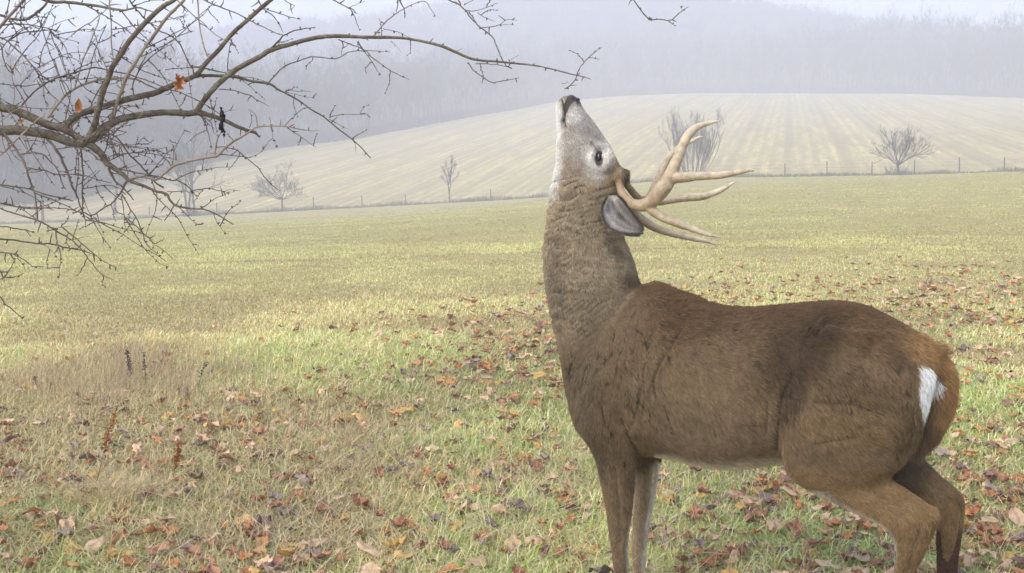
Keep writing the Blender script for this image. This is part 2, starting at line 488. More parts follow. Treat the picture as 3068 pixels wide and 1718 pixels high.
def normals(V, F):
    n = np.cross(V[F[:, 2]] - V[F[:, 0]], V[F[:, 3]] - V[F[:, 1]])
    N = np.stack([np.bincount(F.ravel(), np.repeat(n[:, j], 4), minlength=len(V)) for j in range(3)], 1)
    return N / np.maximum(np.linalg.norm(N, axis=1, keepdims=True), 1e-12)

def side_coords(V):
    """position in the deer's side elevation, in the units it was drawn in"""
    X, Y, Z = V[:, 0], V[:, 1], V[:, 2] - CAMH
    cz = Y * math.cos(PITCH) - Z * math.sin(PITCH); cy = Y * math.sin(PITCH) + Z * math.cos(PITCH)
    return 1534 + FPX * X / cz, 859 - FPX * cy / cz

def in_poly(u, v, poly):
    r = np.zeros(len(u), bool); n = len(poly)
    for i in range(n):
        x0, y0 = poly[i]; x1, y1 = poly[(i + 1) % n]
        c = ((y0 > v) != (y1 > v)) & (u < (x1 - x0) * (v - y0) / (y1 - y0 + 1e-9) + x0); r ^= c
    return r

def seg_dist(u, v, pts):
    d = np.full(len(u), 1e9)
    for (x0, y0), (x1, y1) in zip(pts[:-1], pts[1:]):
        dx, dy = x1 - x0, y1 - y0; t = np.clip(((u - x0) * dx + (v - y0) * dy) / (dx * dx + dy * dy), 0, 1)
        d = np.minimum(d, np.hypot(u - x0 - dx * t, v - y0 - dy * t))
    return d

torso = [(1705,1195,1700,1120,.05),(1712,1235,1712,1010,.115),(1735,1290,1745,955,.15),(1800,1335,1830,900,.175),(1900,1352,1905,862,.19),(1985,1362,1962,854,.197),
 (2070,1382,2060,887,.205),(2150,1393,2150,915,.215),(2230,1391,2235,926,.222),(2310,1381,2330,919,.212),(2400,1372,2430,910,.205),(2490,1372,2520,907,.195),
 (2570,1372,2590,919,.185),(2650,1378,2655,948,.175),(2712,1345,2715,981,.16),(2748,1290,2765,1012,.13),(2768,1240,2805,1045,.09),(2780,1190,2815,1085,.045)]
neck = [(1700,1190,1980,1050,.12),(1686,1110,1950,950,.125),(1672,1040,1935,885,.125),(1655,965,1915,845,.130),(1639,890,1903,800,.137),(1629,820,1890,765,.132),(1627,750,1873,722,.125),
 (1634,690,1858,672,.115),(1642,630,1850,628,.104),(1650,575,1858,590,.094),(1658,530,1868,552,.086),(1663,500,1866,520,.080),(1666,470,1848,480,.072),(1668,440,1828,440,.066),(1670,405,1803,403,.056),
 (1669,370,1781,370,.047),(1667,340,1759,342,.041),(1668,318,1745,321,.037),(1674,301,1738,305,.032),(1688,291,1728,292,.022),(1699,288,1715,287,.010)]
hindN = [(2420,980,2680,990,.05),(2375,1080,2722,1060,.075),(2362,1190,2758,1150,.080),(2350,1290,2768,1235,.080),(2346,1376,2752,1310,.076),(2372,1428,2715,1378,.075),(2447,1481,2668,1430,.056),(2524,1515,2712,1468,.043),
 (2583,1544,2760,1500,.035),(2634,1568,2806,1535,.031),(2666,1600,2806,1572,.029),(2685,1646,2778,1640,.026),(2678,1720,2742,1722,.021),(2656,1820,2706,1822,.018),(2640,1925,2690,1930,.018),(2626,1970,2686,1976,.023),(2606,2006,2676,2008,.022)]
hindF = [(2560,1150,2720,1150,.06),(2590,1290,2745,1270,.065),(2600,1350,2757,1360,.06),(2660,1425,2807,1420,.048),(2720,1475,2852,1457,.038),(2782,1512,2885,1494,.032),(2806,1560,2887,1552,.028),(2807,1646,2874,1646,.024),
 (2810,1750,2864,1750,.019),(2814,1830,2860,1830,.018),(2806,1868,2862,1870,.022),(2792,1900,2856,1902,.022)]
foreN = [(1800,1050,1960,1040,.04),(1748,1140,1945,1140,.07),(1722,1235,1930,1240,.075),(1735,1290,1922,1300,.068),(1768,1338,1908,1350,.055),(1787,1382,1903,1387,.045),(1797,1426,1901,1424,.040),(1809,1485,1897,1485,.035),(1819,1540,1890,1544,.031),
 (1826,1600,1882,1600,.027),(1834,1646,1879,1646,.025),(1837,1690,1882,1690,.026),(1848,1740,1880,1740,.018),(1850,1800,1878,1800,.016),(1845,1826,1882,1828,.02),(1834,1850,1878,1850,.02)]
foreF = [(1850,1250,1990,1250,.05),(1880,1340,1985,1350,.048),(1900,1390,1974,1394,.040),(1903,1440,1968,1440,.035),(1902,1490,1961,1490,.031),(1899,1545,1950,1545,.028),(1896,1600,1941,1600,.026),(1894,1646,1936,1646,.025),
 (1893,1680,1936,1680,.025),(1901,1715,1930,1715,.017),(1902,1750,1928,1750,.017),(1889,1778,1928,1778,.02)]
parts = [loft(torso, 5, 48, 0.88), loft(neck, 5, 40, 0.92), loft(hindN, 5, 32, 0.9, 0.105), loft(hindF, 5, 28, 0.9, -0.10), loft(foreN, 5, 28, 0.9, 0.10), loft(foreF, 5, 24, 0.9, -0.09)]
def headpt(x, y, lat): return P(x, y, float(deerY(x)) - lat)
for s in (1, -1):      # brow ridges, cheeks, antler pedicles, scapula
    parts.append(blob(headpt(1822, 482, 0.048 * s), (0.020, 0.020, 0.030)))
    parts.append(blob(headpt(1730, 500, 0.045 * s), (0.045, 0.035, 0.055)))
    parts.append(blob(headpt(1856, 524, 0.030 * s), (0.020, 0.020, 0.022)))
V, F = weld(parts, 0.006)
u, v = side_coords(V)
headm = sstep(640, 560, v) * (u < 1900)
legm = sstep(1400, 1450, v)
V = relax(V, F, 1.0 - 0.6 * headm - 0.35 * legm, 26)
jm = np.maximum(np.exp(-(((u - 1900) / 120) ** 2 + ((v - 960) / 120) ** 2)), np.exp(-(seg_dist(u, v, [(2350, 1080), (2335, 1400)]) / 60) ** 2)); jm = np.maximum(jm, np.exp(-(seg_dist(u, v, [(1760, 1150), (1930, 1200)]) / 60) ** 2))
V = relax(V, F, jm, 70)
N = normals(V, F); u, v = side_coords(V)
ctr_lat = (deerY(u) - V[:, 1])
side = np.sign(ctr_lat)
disp = np.zeros(len(V))
# mouth slit, eye socket, tear duct, nostril
mouth = [(1684,296),(1689,318),(1693,345),(1690,362),(1697,382)]
dm = seg_dist(u, v, mouth); latm = np.abs(ctr_lat) > 0.012
disp -= 0.0075 * np.exp(-(dm / 4.5) ** 2) * latm
disp += 0.0045 * np.exp(-((seg_dist(u, v, [(1706,318),(1712,350),(1712,380)])) / 16) ** 2)
disp -= 0.006 * np.exp(-(((u - 1794) / 12) ** 2 + ((v - 475) / 24) ** 2))
disp += 0.006 * np.exp(-((np.hypot((u - 1796) / 0.75, v - 474) - 36) / 9) ** 2)
disp -= 0.004 * np.exp(-(seg_dist(u, v, [(1783,442),(1768,425)]) / 4) ** 2)
# neck rolls and skin folds
w1 = fbm(np.stack([u / 60, v / 60], 1), 1.0, 21, 3)
ph = (v + 0.55 * (u - 1640) * np.where(v < 900, -0.45, -0.8)) / 21.0 * 2 * math.pi * 0.5 + w1 * 16
roll = np.sin(ph); nk = sstep(500, 580, v) * sstep(1130, 960, v) * sstep(1985, 1900, u) * (u < 1990)
nfr = sstep(1850, 1700, u) * 0.8 + 0.35
disp += 0.0016 * roll * nk * nfr * (0.4 + 0.9 * noise(np.stack([u / 45, v / 30], 1), 1, 5))
fold = [([(1932,1090),(1925,1130),(1930,1180)], 5), ([(2000,1050),(1975,1095),(1955,1135),(1965,1190)], 5), ([(1985,1210),(2000,1250),(2015,1300)], 5), ([(2040,985),(2020,1020),(2005,1050)], 4),
        ([(2350,1150),(2335,1210),(2325,1300),(2322,1345)], 9), ([(2375,1110),(2345,1180),(2330,1240)], 8), ([(2430,1330),(2500,1318),(2560,1308)], 6), ([(2440,1130),(2462,1160),(2478,1190)], 5),
        ([(2300,1190),(2290,1290)], 5), ([(1800,1215),(1815,1270),(1838,1310)], 6), ([(1858,1250),(1880,1300),(1905,1345)], 7), ([(2645,1245),(2560,1210),(2440,1205)], 6), ([(2455,950),(2415,1000)], 8), ([(2480,955),(2440,1010)], 8)]
fm = np.zeros(len(V))
for pts, w in fold: fm = np.maximum(fm, np.exp(-(seg_dist(u, v, pts) / w) ** 2))
disp -= 0.0042 * fm
def ridge(pts, w): return np.exp(-(seg_dist(u, v, pts) / w) ** 2)
near_ = np.abs(ctr_lat) > 0.03
disp += near_ * (0.005 * ridge([(1972,885),(1905,1000),(1835,1120)], 30) + 0.006 * ridge([(1885,1290),(1895,1292)], 34) + 0.006 * ridge([(2478,958),(2490,962)], 42) + 0.005 * ridge([(2400,1330),(2410,1334)], 50)
   + 0.005 * ridge([(2795,1532),(2800,1548)], 16) + 0.004 * ridge([(2690,1130),(2720,1190)], 30) - 0.004 * ridge([(2560,1452),(2650,1494),(2735,1545)], 11) - 0.003 * ridge([(2760,1560),(2742,1640),(2715,1720)], 9)
   - 0.004 * ridge([(1990,900),(1945,1010),(1900,1130)], 22) - 0.004 * ridge([(1842,1400),(1852,1500),(1858,1620)], 7))
disp += 0.0009 * np.sin((u + (v - 1000) * -0.22) / 7.5) * sstep(2010, 2080, u) * sstep(2330, 2260, u) * sstep(1010, 1080, v) * sstep(1350, 1290, v)
lumps = fbm(V, 14.0, 31, 3) - 0.5
disp += lumps * 0.0035 * (1 - headm) * (1 - 0.5 * legm)
def body_crack(u, v, p):
    # short wavy furrows and folds: dark underfur, crease shade painted into the colour
    tilt = 0.28 + 0.5 * sstep(680, 900, v)
    wob = (noise(np.stack([u / 46, v / 30], 1), 1.0, 41) - .5) * 5.0 + (noise(p, 22.0, 42) - .5) * 3.2
    s1 = np.sin((v + u * tilt) / 18.0 * 2 * math.pi + wob)
    piece = noise(np.stack([u / 30 + v / 50, (v + u * tilt) / 18.0], 1), 1.0, 43)
    nk = sstep(500, 570, v) * sstep(1130, 1000, v) * sstep(30, -60, u - (1935 - np.maximum(0, v - 845) * 0.9))
    k = 1.25 * sstep(0.05, 0.75, s1) * sstep(0.36, 0.54, piece) * nk * (0.45 + 0.55 * sstep(1850, 1730, u)) * (1 - 0.35 * sstep(660, 760, v))
    q2 = np.stack([u / 14 + v / 46 + (noise(p, 12.0, 45) - .5) * 1.5, v / 44 - u / 90 + (noise(p, 12.0, 46) - .5) * 1.5], 1)
    r2 = 1 - np.abs(2 * noise(q2, 1.0, 47) - 1); bd = sstep(870, 930, v) * sstep(1340, 1250, v) * (u > 1700)
    k = np.maximum(k, sstep(0.88, 0.98, r2) * bd * sstep(0.45, 0.62, noise(p, 8.0, 48)) * 0.95)
    sp_ = sstep(0.77, 0.86, noise(p, 75.0, 49)) * sstep(0.4, 0.6, noise(p, 7.0, 50)) * (v > 560) * (v < 1450)
    k = np.maximum(k, sp_ * 0.85)
    fmx = np.zeros(len(u))
    wu = u + (noise(p, 60.0, 51) - .5) * 9
    for pts, w in fold: fmx = np.maximum(fmx, np.exp(-(seg_dist(wu, v, pts) / (w * 0.55)) ** 2))
    return np.clip(np.maximum(k, fmx * 0.65 * (noise(p, 25.0, 52) > 0.3)), 0, 1)
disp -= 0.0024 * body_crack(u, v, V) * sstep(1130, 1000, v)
V = V + N * disp[:, None]; N = normals(V, F)

def coat(V, N, tail=False):
    """pigment of the coat: tip colour and root colour for each point"""
    u, v = side_coords(V); n = len(u)
    w = fbm(V, 9.0, 77, 3) - 0.5; w2 = fbm(V, 40.0, 78, 3) - 0.5; w3 = fbm(V, 120.0, 79, 2) - 0.5
    u = u + w * 34 + w2 * 14; v = v + (fbm(V, 9.0, 80, 3) - 0.5) * 34 + w3 * 14
    C = np.tile(np.array([0.150, 0.105, 0.062]), (n, 1))
    def put(m, c, k=1.0):
        m = (np.clip(m, 0, 1) * k)[:, None]; C[:] = C * (1 - m) + np.array(c) * m
    def sp(x, y, rx, ry, ang=0.0, soft=0.6):
        a = math.radians(ang); du, dv = u - x, v - y; p = du * math.cos(a) + dv * math.sin(a); q = -du * math.sin(a) + dv * math.cos(a)
        return 1 - sstep(1 - soft, 1 + soft * 0.4, np.hypot(p / rx, q / ry))
    put(sstep(1080, 930, v) * sstep(1900, 2000, u), (0.082, 0.047, 0.023), 0.88)      # darker back
    put(sp(2030, 1180, 170, 130), (0.165, 0.122, 0.073), 0.8)
    put(sp(2120, 1300, 260, 60), (0.150, 0.108, 0.070), 0.7)
    put(sp(2390, 1050, 190, 105, -40), (0.050, 0.033, 0.020), 0.85)
    put(sp(2370, 1190, 40, 130, 12), (0.050, 0.034, 0.022), 0.8)
    put(sp(2620, 1010, 130, 60, 25), (0.11, 0.066, 0.031), 0.7)
    put(sp(2560, 1180, 150, 60, 10), (0.100, 0.068, 0.038), 0.45)
    put(sp(2530, 1290, 170, 80, 5), (0.200, 0.135, 0.072), 0.8)
    put(sp(2690, 1190, 50, 80), (0.12, 0.082, 0.045), 0.7)
    put(sp(2700, 1085, 55, 35, 20), (0.07, 0.045, 0.028), 0.6)
    put(sstep(1380, 1450, v) * (u > 2250), (0.215, 0.140, 0.070), 0.8)
    put(sp(2640, 1440, 120, 45, 30), (0.20, 0.128, 0.062), 0.6)
    put(sp(1900, 1300, 60, 90, -10), (0.185, 0.128, 0.070), 0.6)
    put(sp(1740, 1180, 70, 170, 5), (0.112, 0.086, 0.060), 0.75)                        # chest
    put(sp(1790, 1360, 40, 80, -15), (0.095, 0.073, 0.052), 0.6)
    put(sstep(1420, 1540, v) * (u < 2000), (0.195, 0.138, 0.085), 0.8)
    nk_ = sstep(1130, 900, v) * sstep(34, -34, u - (1932 - np.maximum(0, v - 845) * 1.05))
    put(nk_, (0.300, 0.245, 0.172), 0.92)
    put(sp(1660, 900, 45, 220, 4), (0.165, 0.135, 0.100), 0.6)
    put(sp(1770, 950, 90, 110), (0.19, 0.15, 0.105), 0.4)
    put(sp(1840, 745, 22, 60, -25), (0.085, 0.062, 0.045), 0.6)
    put(sp(1930, 860, 80, 40, 20), (0.10, 0.058, 0.028), 0.7)                           # withers
    # head
    hm = sstep(600, 520, v) * (u < 1905)
    put(hm, (0.30, 0.235, 0.16), 0.9)
    put(sp(1740, 400, 95, 140, 0, 0.5), (0.37, 0.345, 0.325), 0.95)
    put(sp(1700, 520, 50, 80, 0), (0.29, 0.235, 0.175), 0.6)
    put(sp(1790, 490, 48, 62, -12, 0.6), (0.47, 0.45, 0.44), 0.9)
    put(sp(1820, 455, 22, 50, -20, 0.7), (0.56, 0.545, 0.53), 0.8)
    put(sp(1772, 478, 22, 34, 0, 0.7), (0.62, 0.60, 0.58), 0.8)
    put(sp(1765, 380, 28, 60, -25, 0.8), (0.27, 0.265, 0.27), 0.6)
    put(sp(1843, 545, 45, 30, 0, 0.7), (0.33, 0.245, 0.145), 0.8)
    put(sp(1876, 520, 15, 30, -10, 0.4), (0.075, 0.05, 0.035), 0.95)
    put(sp(1722, 340, 34, 30, 0, 0.6), (0.60, 0.585, 0.57), 0.85)                       # muzzle band
    put(sp(1676, 345, 16, 60, 0, 0.5), (0.66, 0.65, 0.64), 0.95)                        # chin
    if not tail:
        hd = sstep(640, 540, v) * (u < 1700)
        put(sstep(-0.55, -0.92, N[:, 0]) * hd, (0.60, 0.60, 0.61), 0.85)               # white throat edge
        tors = (u > 1950) & (u < 2340) * (v > 1355)
        put(sstep(-0.6, -0.95, N[:, 2]) * tors, (0.55, 0.50, 0.40), 0.9)               # white belly
        fl = (u > 1870) & (u < 2000) & (v > 1385)
        put(sstep(-0.05, 0.6, N[:, 0]) * fl * (V[:, 1] > 3.17), (0.60, 0.57, 0.52), 0.85)                   # fringe on the far foreleg
        fl = (u > 1860) & (u < 1910) & (v > 1500)
        put(sstep(0.6, 0.95, N[:, 0]) * fl * sstep(1530, 1600, v), (0.50, 0.46, 0.42), 0.6)
        fl = (u > 2400) & (u < 2700) & (v > 1460)
        put(sstep(-0.35, -0.8, N[:, 0] * 0.5 + N[:, 2] * 0.86) * fl, (0.42, 0.40, 0.36), 0.7)
    if not tail: put((V[:, 1] > 3.17) * (u < 2010) * sstep(1390, 1430, v) * (N[:, 0] < 0.3), (0.33, 0.26, 0.185), 0.8)
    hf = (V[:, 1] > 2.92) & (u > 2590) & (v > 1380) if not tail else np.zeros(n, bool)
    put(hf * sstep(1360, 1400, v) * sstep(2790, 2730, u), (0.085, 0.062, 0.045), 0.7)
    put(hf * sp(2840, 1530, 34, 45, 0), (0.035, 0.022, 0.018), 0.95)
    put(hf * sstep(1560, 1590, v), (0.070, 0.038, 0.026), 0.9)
    put(hf * sp(2800, 1480, 50, 16, 35), (0.22, 0.16, 0.09), 0.6)
    mo = np.exp(-(seg_dist(side_coords(V)[0], side_coords(V)[1], [(1683,292),(1690,318),(1693,345)]) / 4.6) ** 2) * (u < 1760)
    u0, v0 = side_coords(V)
    put(mo, (0.05, 0.04, 0.045), 0.9)
    put(np.exp(-(((u0 - 1688) / 8) ** 2 + ((v0 - 359) / 11) ** 2)), (0.03, 0.025, 0.03), 0.95)
    put(np.exp(-(((u0 - 1695) / 4) ** 2 + ((v0 - 378) / 9) ** 2)), (0.42, 0.24, 0.24), 0.7)
    put(np.exp(-(seg_dist(u0, v0, [(1791, 452), (1782, 441), (1768, 424)]) / 2.6) ** 2), (0.05, 0.04, 0.04), 0.85)
    put(1 - sstep(0.8, 1.25, np.hypot((u0 - 1794) / 13, (v0 - 475) / 24)), (0.06, 0.045, 0.045), 0.9)
    put(sp(1736, 303, 15, 7, 35), (0.06, 0.05, 0.05), 0.8)
    nz = in_poly(u0, v0, [(1688,326),(1694,303),(1704,284),(1722,284),(1728,300),(1716,308),(1707,317),(1700,334),(1694,346)]).astype(float)
    put(nz * (v < 400), (0.050, 0.042, 0.046), 0.9)
    # rump edge and white patch
    put(sp(2790, 1050, 110, 70, 35), (0.25, 0.145, 0.060), 0.75)
    if tail: put(sp(2850, 1180, 60, 160, 0), (0.25, 0.145, 0.060), 0.95); put(sp(2775, 1310, 30, 70, 25, 0.6), (0.13, 0.08, 0.05), 0.8)
    patch = [(2742,1102),(2757,1082),(2776,1088),(2796,1118),(2804,1148),(2800,1176),(2790,1202),(2783,1240),(2771,1282),(2760,1215),(2750,1150)]
    uu, vv = u - w * 16, v; uu = u * 0.5 + side_coords(V)[0] * 0.5; vv = v * 0.5 + side_coords(V)[1] * 0.5
    put(in_poly(uu, vv, patch).astype(float), (0.80, 0.80, 0.82), 0.97)
    # speckle of dark guard hair parting
    C *= (1 + 0.35 * w2 + 0.5 * w3)[:, None]
    return C * 1.28 * np.array([1.0, 0.985, 0.93])

Cv = coat(V, N)
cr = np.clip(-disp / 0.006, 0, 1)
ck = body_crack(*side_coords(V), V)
Cb = Cv * (0.62 - 0.25 * cr[:, None]) * (1 - 0.75 * ck[:, None])  # dents and furrows of the base skin painted darker, as crease shade
mask = np.exp(-(dm / 4.0) ** 2) * latm * (v < 392)
Cb = Cb * (1 - mask[:, None]) + np.array([0.03, 0.022, 0.022]) * mask[:, None]
m_coat = attr_mat('deer_skin', 0.85, 0.15)
deer = empty('white_tailed_deer', P(2250, ground_pixel(3.05), 3.05))
tag(deer, 'white-tailed buck in brown winter coat stretching its nose up to the branch tip', 'deer')
DI = np.array(deer.location)
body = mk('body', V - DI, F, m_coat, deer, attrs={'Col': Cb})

# ---- fur
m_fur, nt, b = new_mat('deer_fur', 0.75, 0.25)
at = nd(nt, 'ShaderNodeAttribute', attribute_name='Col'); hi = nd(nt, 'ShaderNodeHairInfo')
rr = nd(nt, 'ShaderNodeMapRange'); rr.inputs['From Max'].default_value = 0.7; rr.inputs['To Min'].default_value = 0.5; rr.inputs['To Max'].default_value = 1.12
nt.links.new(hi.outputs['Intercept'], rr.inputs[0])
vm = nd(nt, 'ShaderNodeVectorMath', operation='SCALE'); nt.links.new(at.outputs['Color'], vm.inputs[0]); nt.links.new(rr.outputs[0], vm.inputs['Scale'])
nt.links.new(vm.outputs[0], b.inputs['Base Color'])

FLOW = np.array([(1700,330,.1,1),(1680,300,0,1),(1800,430,.35,1),(1750,500,-.05,1),(1850,560,.2,1),(1780,480,.2,1),(1650,700,0,1),(1800,700,.1,1),(1700,850,.1,1),(1850,850,.35,1),(1750,1000,.3,1),(1680,1100,0,1),
 (1900,900,.9,.5),(1850,1050,.55,.9),(1800,1200,.1,1),(1900,1250,.25,1),(2050,950,1,.35),(2050,1150,.7,.75),(2050,1320,.9,.5),(2250,950,1,.2),(2250,1150,.85,.5),(2250,1340,1,.3),(2380,1250,.5,.9),
 (2450,950,1,.25),(2450,1150,.8,.6),(2600,1000,.9,.5),(2700,1080,.8,.8),(2600,1250,.8,.6),(2450,1350,.6,.8),(2600,1420,.9,.6),(2700,1480,.9,.5),(2780,1540,.5,.9),(2730,1600,-.3,1),(2720,1700,-.3,1),
 (1850,1400,.1,1),(1850,1600,0,1),(1930,1500,.1,1),(2850,1650,0,1),(2880,1520,.2,1),(2760,1200,.15,1),(2820,1080,.7,1),(2770,1350,-.3,1)], float)

def make_fur(name, V, F, N, count, length_fn, parent, origin, seed, tail=False, vcol=None, crack=None, radius=0.00042, lift0=0.30):
    rg = np.random.default_rng(seed)
    T = np.concatenate([F[:, [0, 1, 2]], F[:, [0, 2, 3]]])
    cp = np.cross(V[T[:, 1]] - V[T[:, 0]], V[T[:, 2]] - V[T[:, 0]]); area = 0.5 * np.linalg.norm(cp, axis=1)
    cen = V[T].mean(1); fn = cp / np.maximum(np.linalg.norm(cp, axis=1, keepdims=True), 1e-12)
    toc = -(cen - np.array([0, 0, CAMH])); toc /= np.linalg.norm(toc, axis=1, keepdims=True)
    facing = (fn * toc).sum(1)
    wgt = area * np.where(facing > -0.25, 1.0, 0.22)
    uc, vc = side_coords(cen); wgt = wgt * np.where(vc < 620, 1.9, 1.0) * np.where(cen[:, 2] < 0.06, 0.0, 1.0)
    idx = rg.choice(len(T), count, p=wgt / wgt.sum())
    a = rg.random(count); b_ = rg.random(count); sw = a + b_ > 1; a[sw] = 1 - a[sw]; b_[sw] = 1 - b_[sw]
    t = T[idx]; w0 = (1 - a - b_)[:, None]; p = V[t[:, 0]] * w0 + V[t[:, 1]] * a[:, None] + V[t[:, 2]] * b_[:, None]
    n = N[t[:, 0]] * w0 + N[t[:, 1]] * a[:, None] + N[t[:, 2]] * b_[:, None]; n /= np.linalg.norm(n, axis=1, keepdims=True)
    u, v = side_coords(p)
    d2 = (u[:, None] - FLOW[None, :, 0]) ** 2 + (v[:, None] - FLOW[None, :, 1]) ** 2 + 900
    ww = d2 ** -1.6; ww /= ww.sum(1, keepdims=True); fl = ww @ FLOW[:, 2:4]
    ang = (fbm(p, 16.0, seed + 1, 3) - 0.5) * 1.5 + rg.normal(0, 0.16, count)
    fx = fl[:, 0] * np.cos(ang) - fl[:, 1] * np.sin(ang); fy = fl[:, 0] * np.sin(ang) + fl[:, 1] * np.cos(ang)
    rgt = np.stack([p[:, 1], -p[:, 0], np.zeros(count)], 1); rgt /= np.linalg.norm(rgt, axis=1, keepdims=True)
    f = rgt * fx[:, None] + np.array([[0, 0, -1.0]]) * fy[:, None]
    f -= n * (f * n).sum(1, keepdims=True); f /= np.maximum(np.linalg.norm(f, axis=1, keepdims=True), 1e-3)
    L = length_fn(u, v, p) * rg.uniform(0.7, 1.2, count)
    C = coat(p, n, tail) if vcol is None else vcol[t[:, 0]] * w0 + vcol[t[:, 1]] * a[:, None] + vcol[t[:, 2]] * b_[:, None]
    if crack is not None:
        k = crack(u, v, p); L = L * (1 - 0.8 * k); C = C * (1 - 0.85 * k)[:, None]  # hair in the furrows shortened, crease shade painted into its colour
    C = C * (rg.uniform(0.62, 1.42, count) * (0.9 + 0.2 * noise(p, 55.0, seed + 9)))[:, None]
    lift = lift0 + (fbm(p, 30.0, seed + 3, 2) - 0.5) * 0.35 + rg.normal(0, 0.08, count); lift = np.clip(lift, 0.05, 1.1)
    ts = np.array([0, 0.33, 0.68, 1.0]); pts = []
    side_j = rg.normal(0, 0.10, (count, 3))
    for tt in ts:
        h = np.sin(lift) * (tt - 0.45 * tt * tt); s = np.cos(lift) * tt
        pts.append(p + (n * h[:, None] + f * s[:, None] + side_j * tt * tt) * L[:, None])
    Pn = np.stack(pts, 1) - origin
    cu = bpy.data.hair_curves.new(name); cu.add_curves([4] * count)
    cu.points.foreach_set('position', Pn.astype(np.float32).ravel())
    ra = cu.attributes.get('radius') or cu.attributes.new('radius', 'FLOAT', 'POINT')
    rad = radius * rg.uniform(0.7, 1.3, count)[:, None] * np.array([1.0, 0.9, 0.65, 0.2])[None] * np.clip(L / 0.02, 0.75, 1.5)[:, None]
    ra.data.foreach_set('value', rad.astype(np.float32).ravel())
    ca = cu.attributes.new('Col', 'FLOAT_COLOR', 'CURVE')
    ca.data.foreach_set('color', np.concatenate([np.clip(C, 0, 1), np.ones((count, 1))], 1).astype(np.float32).ravel())
    cu.materials.append(m_fur)
    return link(bpy.data.objects.new(name, cu), parent)

def body_len(u, v, p):
    L = np.full(len(u), 0.0155)
    L = np.where((v < 1100) & (u < 1960), 0.0105, L)
    L = np.where((v < 560) & (u < 1900), 0.0075, L); L = np.where((v < 600) & (v >= 560) & (u < 1900), 0.013, L)
    L = np.where((v > 1400), 0.013, L); L = np.where(v > 1640, 0.009, L)
    L = np.where((u > 2735) & (v < 1330), 0.026, L)
    L = np.where((u > 1935) & (u < 2090) & (v < 900), 0.026, L)
    L = np.where((u > 1962) & (u < 2330) & (v > 1370) & (v < 1410), 0.016, L)
    dn = np.hypot((u - 1794) / 12, (v - 475) / 22); L = np.where((dn < 1.2) & (v < 560), 0.0015, L)
    L = np.where((seg_dist(u, v, mouth) < 6) & (v < 400), 0.002, L)
    L = np.where((v < 318) & (u > 1697), 0.0015, L)
    L = np.where(np.hypot((u - 1876) / 14, (v - 520) / 24) < 1, 0.022, L)
    return L
NFUR = 400000
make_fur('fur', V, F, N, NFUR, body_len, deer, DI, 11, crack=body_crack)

# ---- tail
tail_st = [(2745,1040,2800,1044,.034),(2775,1095,2836,1092,.040),(2793,1150,2853,1145,.038),(2795,1205,2852,1208,.032),(2780,1260,2832,1262,.026),(2760,1310,2804,1308,.018),(2742,1350,2770,1345,.008)]
Vt, Ft = weld([loft(tail_st, 5, 24, 0.9, -0.005)], 0.005)
Nt = normals(Vt, Ft)
tl = mk('tail', Vt - DI, Ft, m_coat, deer, attrs={'Col': coat(Vt, Nt, True) * 0.6})
make_fur('tail_fur', Vt, Ft, Nt, 26000, lambda u, v, p: np.full(len(u), 0.040), tl, DI, 12, tail=True, lift0=0.32)

# ---- ears
def ear(up, lo, Yb, cup, flip):
    sU = catmull(up, 6); sL = catmull(lo, 6); n = min(len(sU), len(sL)); m = 14
    sU = np.array([sU[int(i)] for i in np.linspace(0, len(sU) - 1, n)]); sL = np.array([sL[int(i)] for i in np.linspace(0, len(sL) - 1, n)])
    Vf = []; C = []
    for layer in (0, 1):
        for i in range(n):
            for j in range(m + 1):
                t = j / m; q = sU[i] * (1 - t) + sL[i] * t; s = i / (n - 1)
                dep = cup * math.sin(math.pi * t) * (1 - 0.75 * s) * flip + 0.004 * layer * flip + 0.03 * s * 0
                Vf.append(P(q[0], q[1], Yb + dep))
                edge = max(0, 1 - min(t, 1 - t) * 15) ; edge = max(edge, max(0, (s - 0.86) * 6))
                stripe = 0.5 + 0.5 * math.sin(t * 23 + s * 3)
                base = np.array([0.46, 0.43, 0.40]) * (0.55 + 0.5 * stripe ** 1.5) + np.array([0.26, 0.25, 0.24]) * math.exp(-((s - 0.45) / 0.16) ** 2 - ((t - 0.72) / 0.16) ** 2) + np.array([0.22, 0.2, 0.17]) * math.exp(-((s - 0.08) / 0.12) ** 2) - 0.16 * math.exp(-((s - 0.55) / 0.1) ** 2 - ((t - 0.42) / 0.12) ** 2) if layer == 0 else np.array([0.16, 0.125, 0.09])
                base = base * (1 - 0.3 * s) + 0
                C.append(base * (1 - min(1, edge)) + np.array([0.05, 0.042, 0.04]) * min(1, edge))
    k = n * (m + 1); a = np.array([[i * (m + 1) + j for j in range(m)] for i in range(n - 1)]).ravel()
    Q = np.stack([a, a + 1, a + m + 2, a + m + 1], 1); Q2 = Q[:, ::-1] + k
    rim = [i * (m + 1) for i in range(n)] + [(n - 1) * (m + 1) + j for j in range(1, m + 1)] + [i * (m + 1) + m for i in range(n - 2, -1, -1)] + [j for j in range(m - 1, 0, -1)]
    rim = np.array(rim); r2 = np.roll(rim, -1); Q3 = np.stack([rim, r2, r2 + k, rim + k], 1)
    if flip < 0: pass
    return np.array(Vf), np.concatenate([Q, Q2, Q3]), np.array(C)
up = [(1850,586),(1866,598),(1884,622),(1904,650),(1928,682)]; lo = [(1818,590),(1803,622),(1808,654),(1828,682),(1862,696),(1924,699)]
Ve, Fe, Ce = ear(up, lo, float(deerY(1850)) - 0.115, 0.035, 1)
m_ear = attr_mat('ear_fur', 0.9, 0.1, bump=(160, 0.5, 0.002))
e1 = mk('ear', Ve - DI, Fe, m_ear, deer, attrs={'Col': Ce})
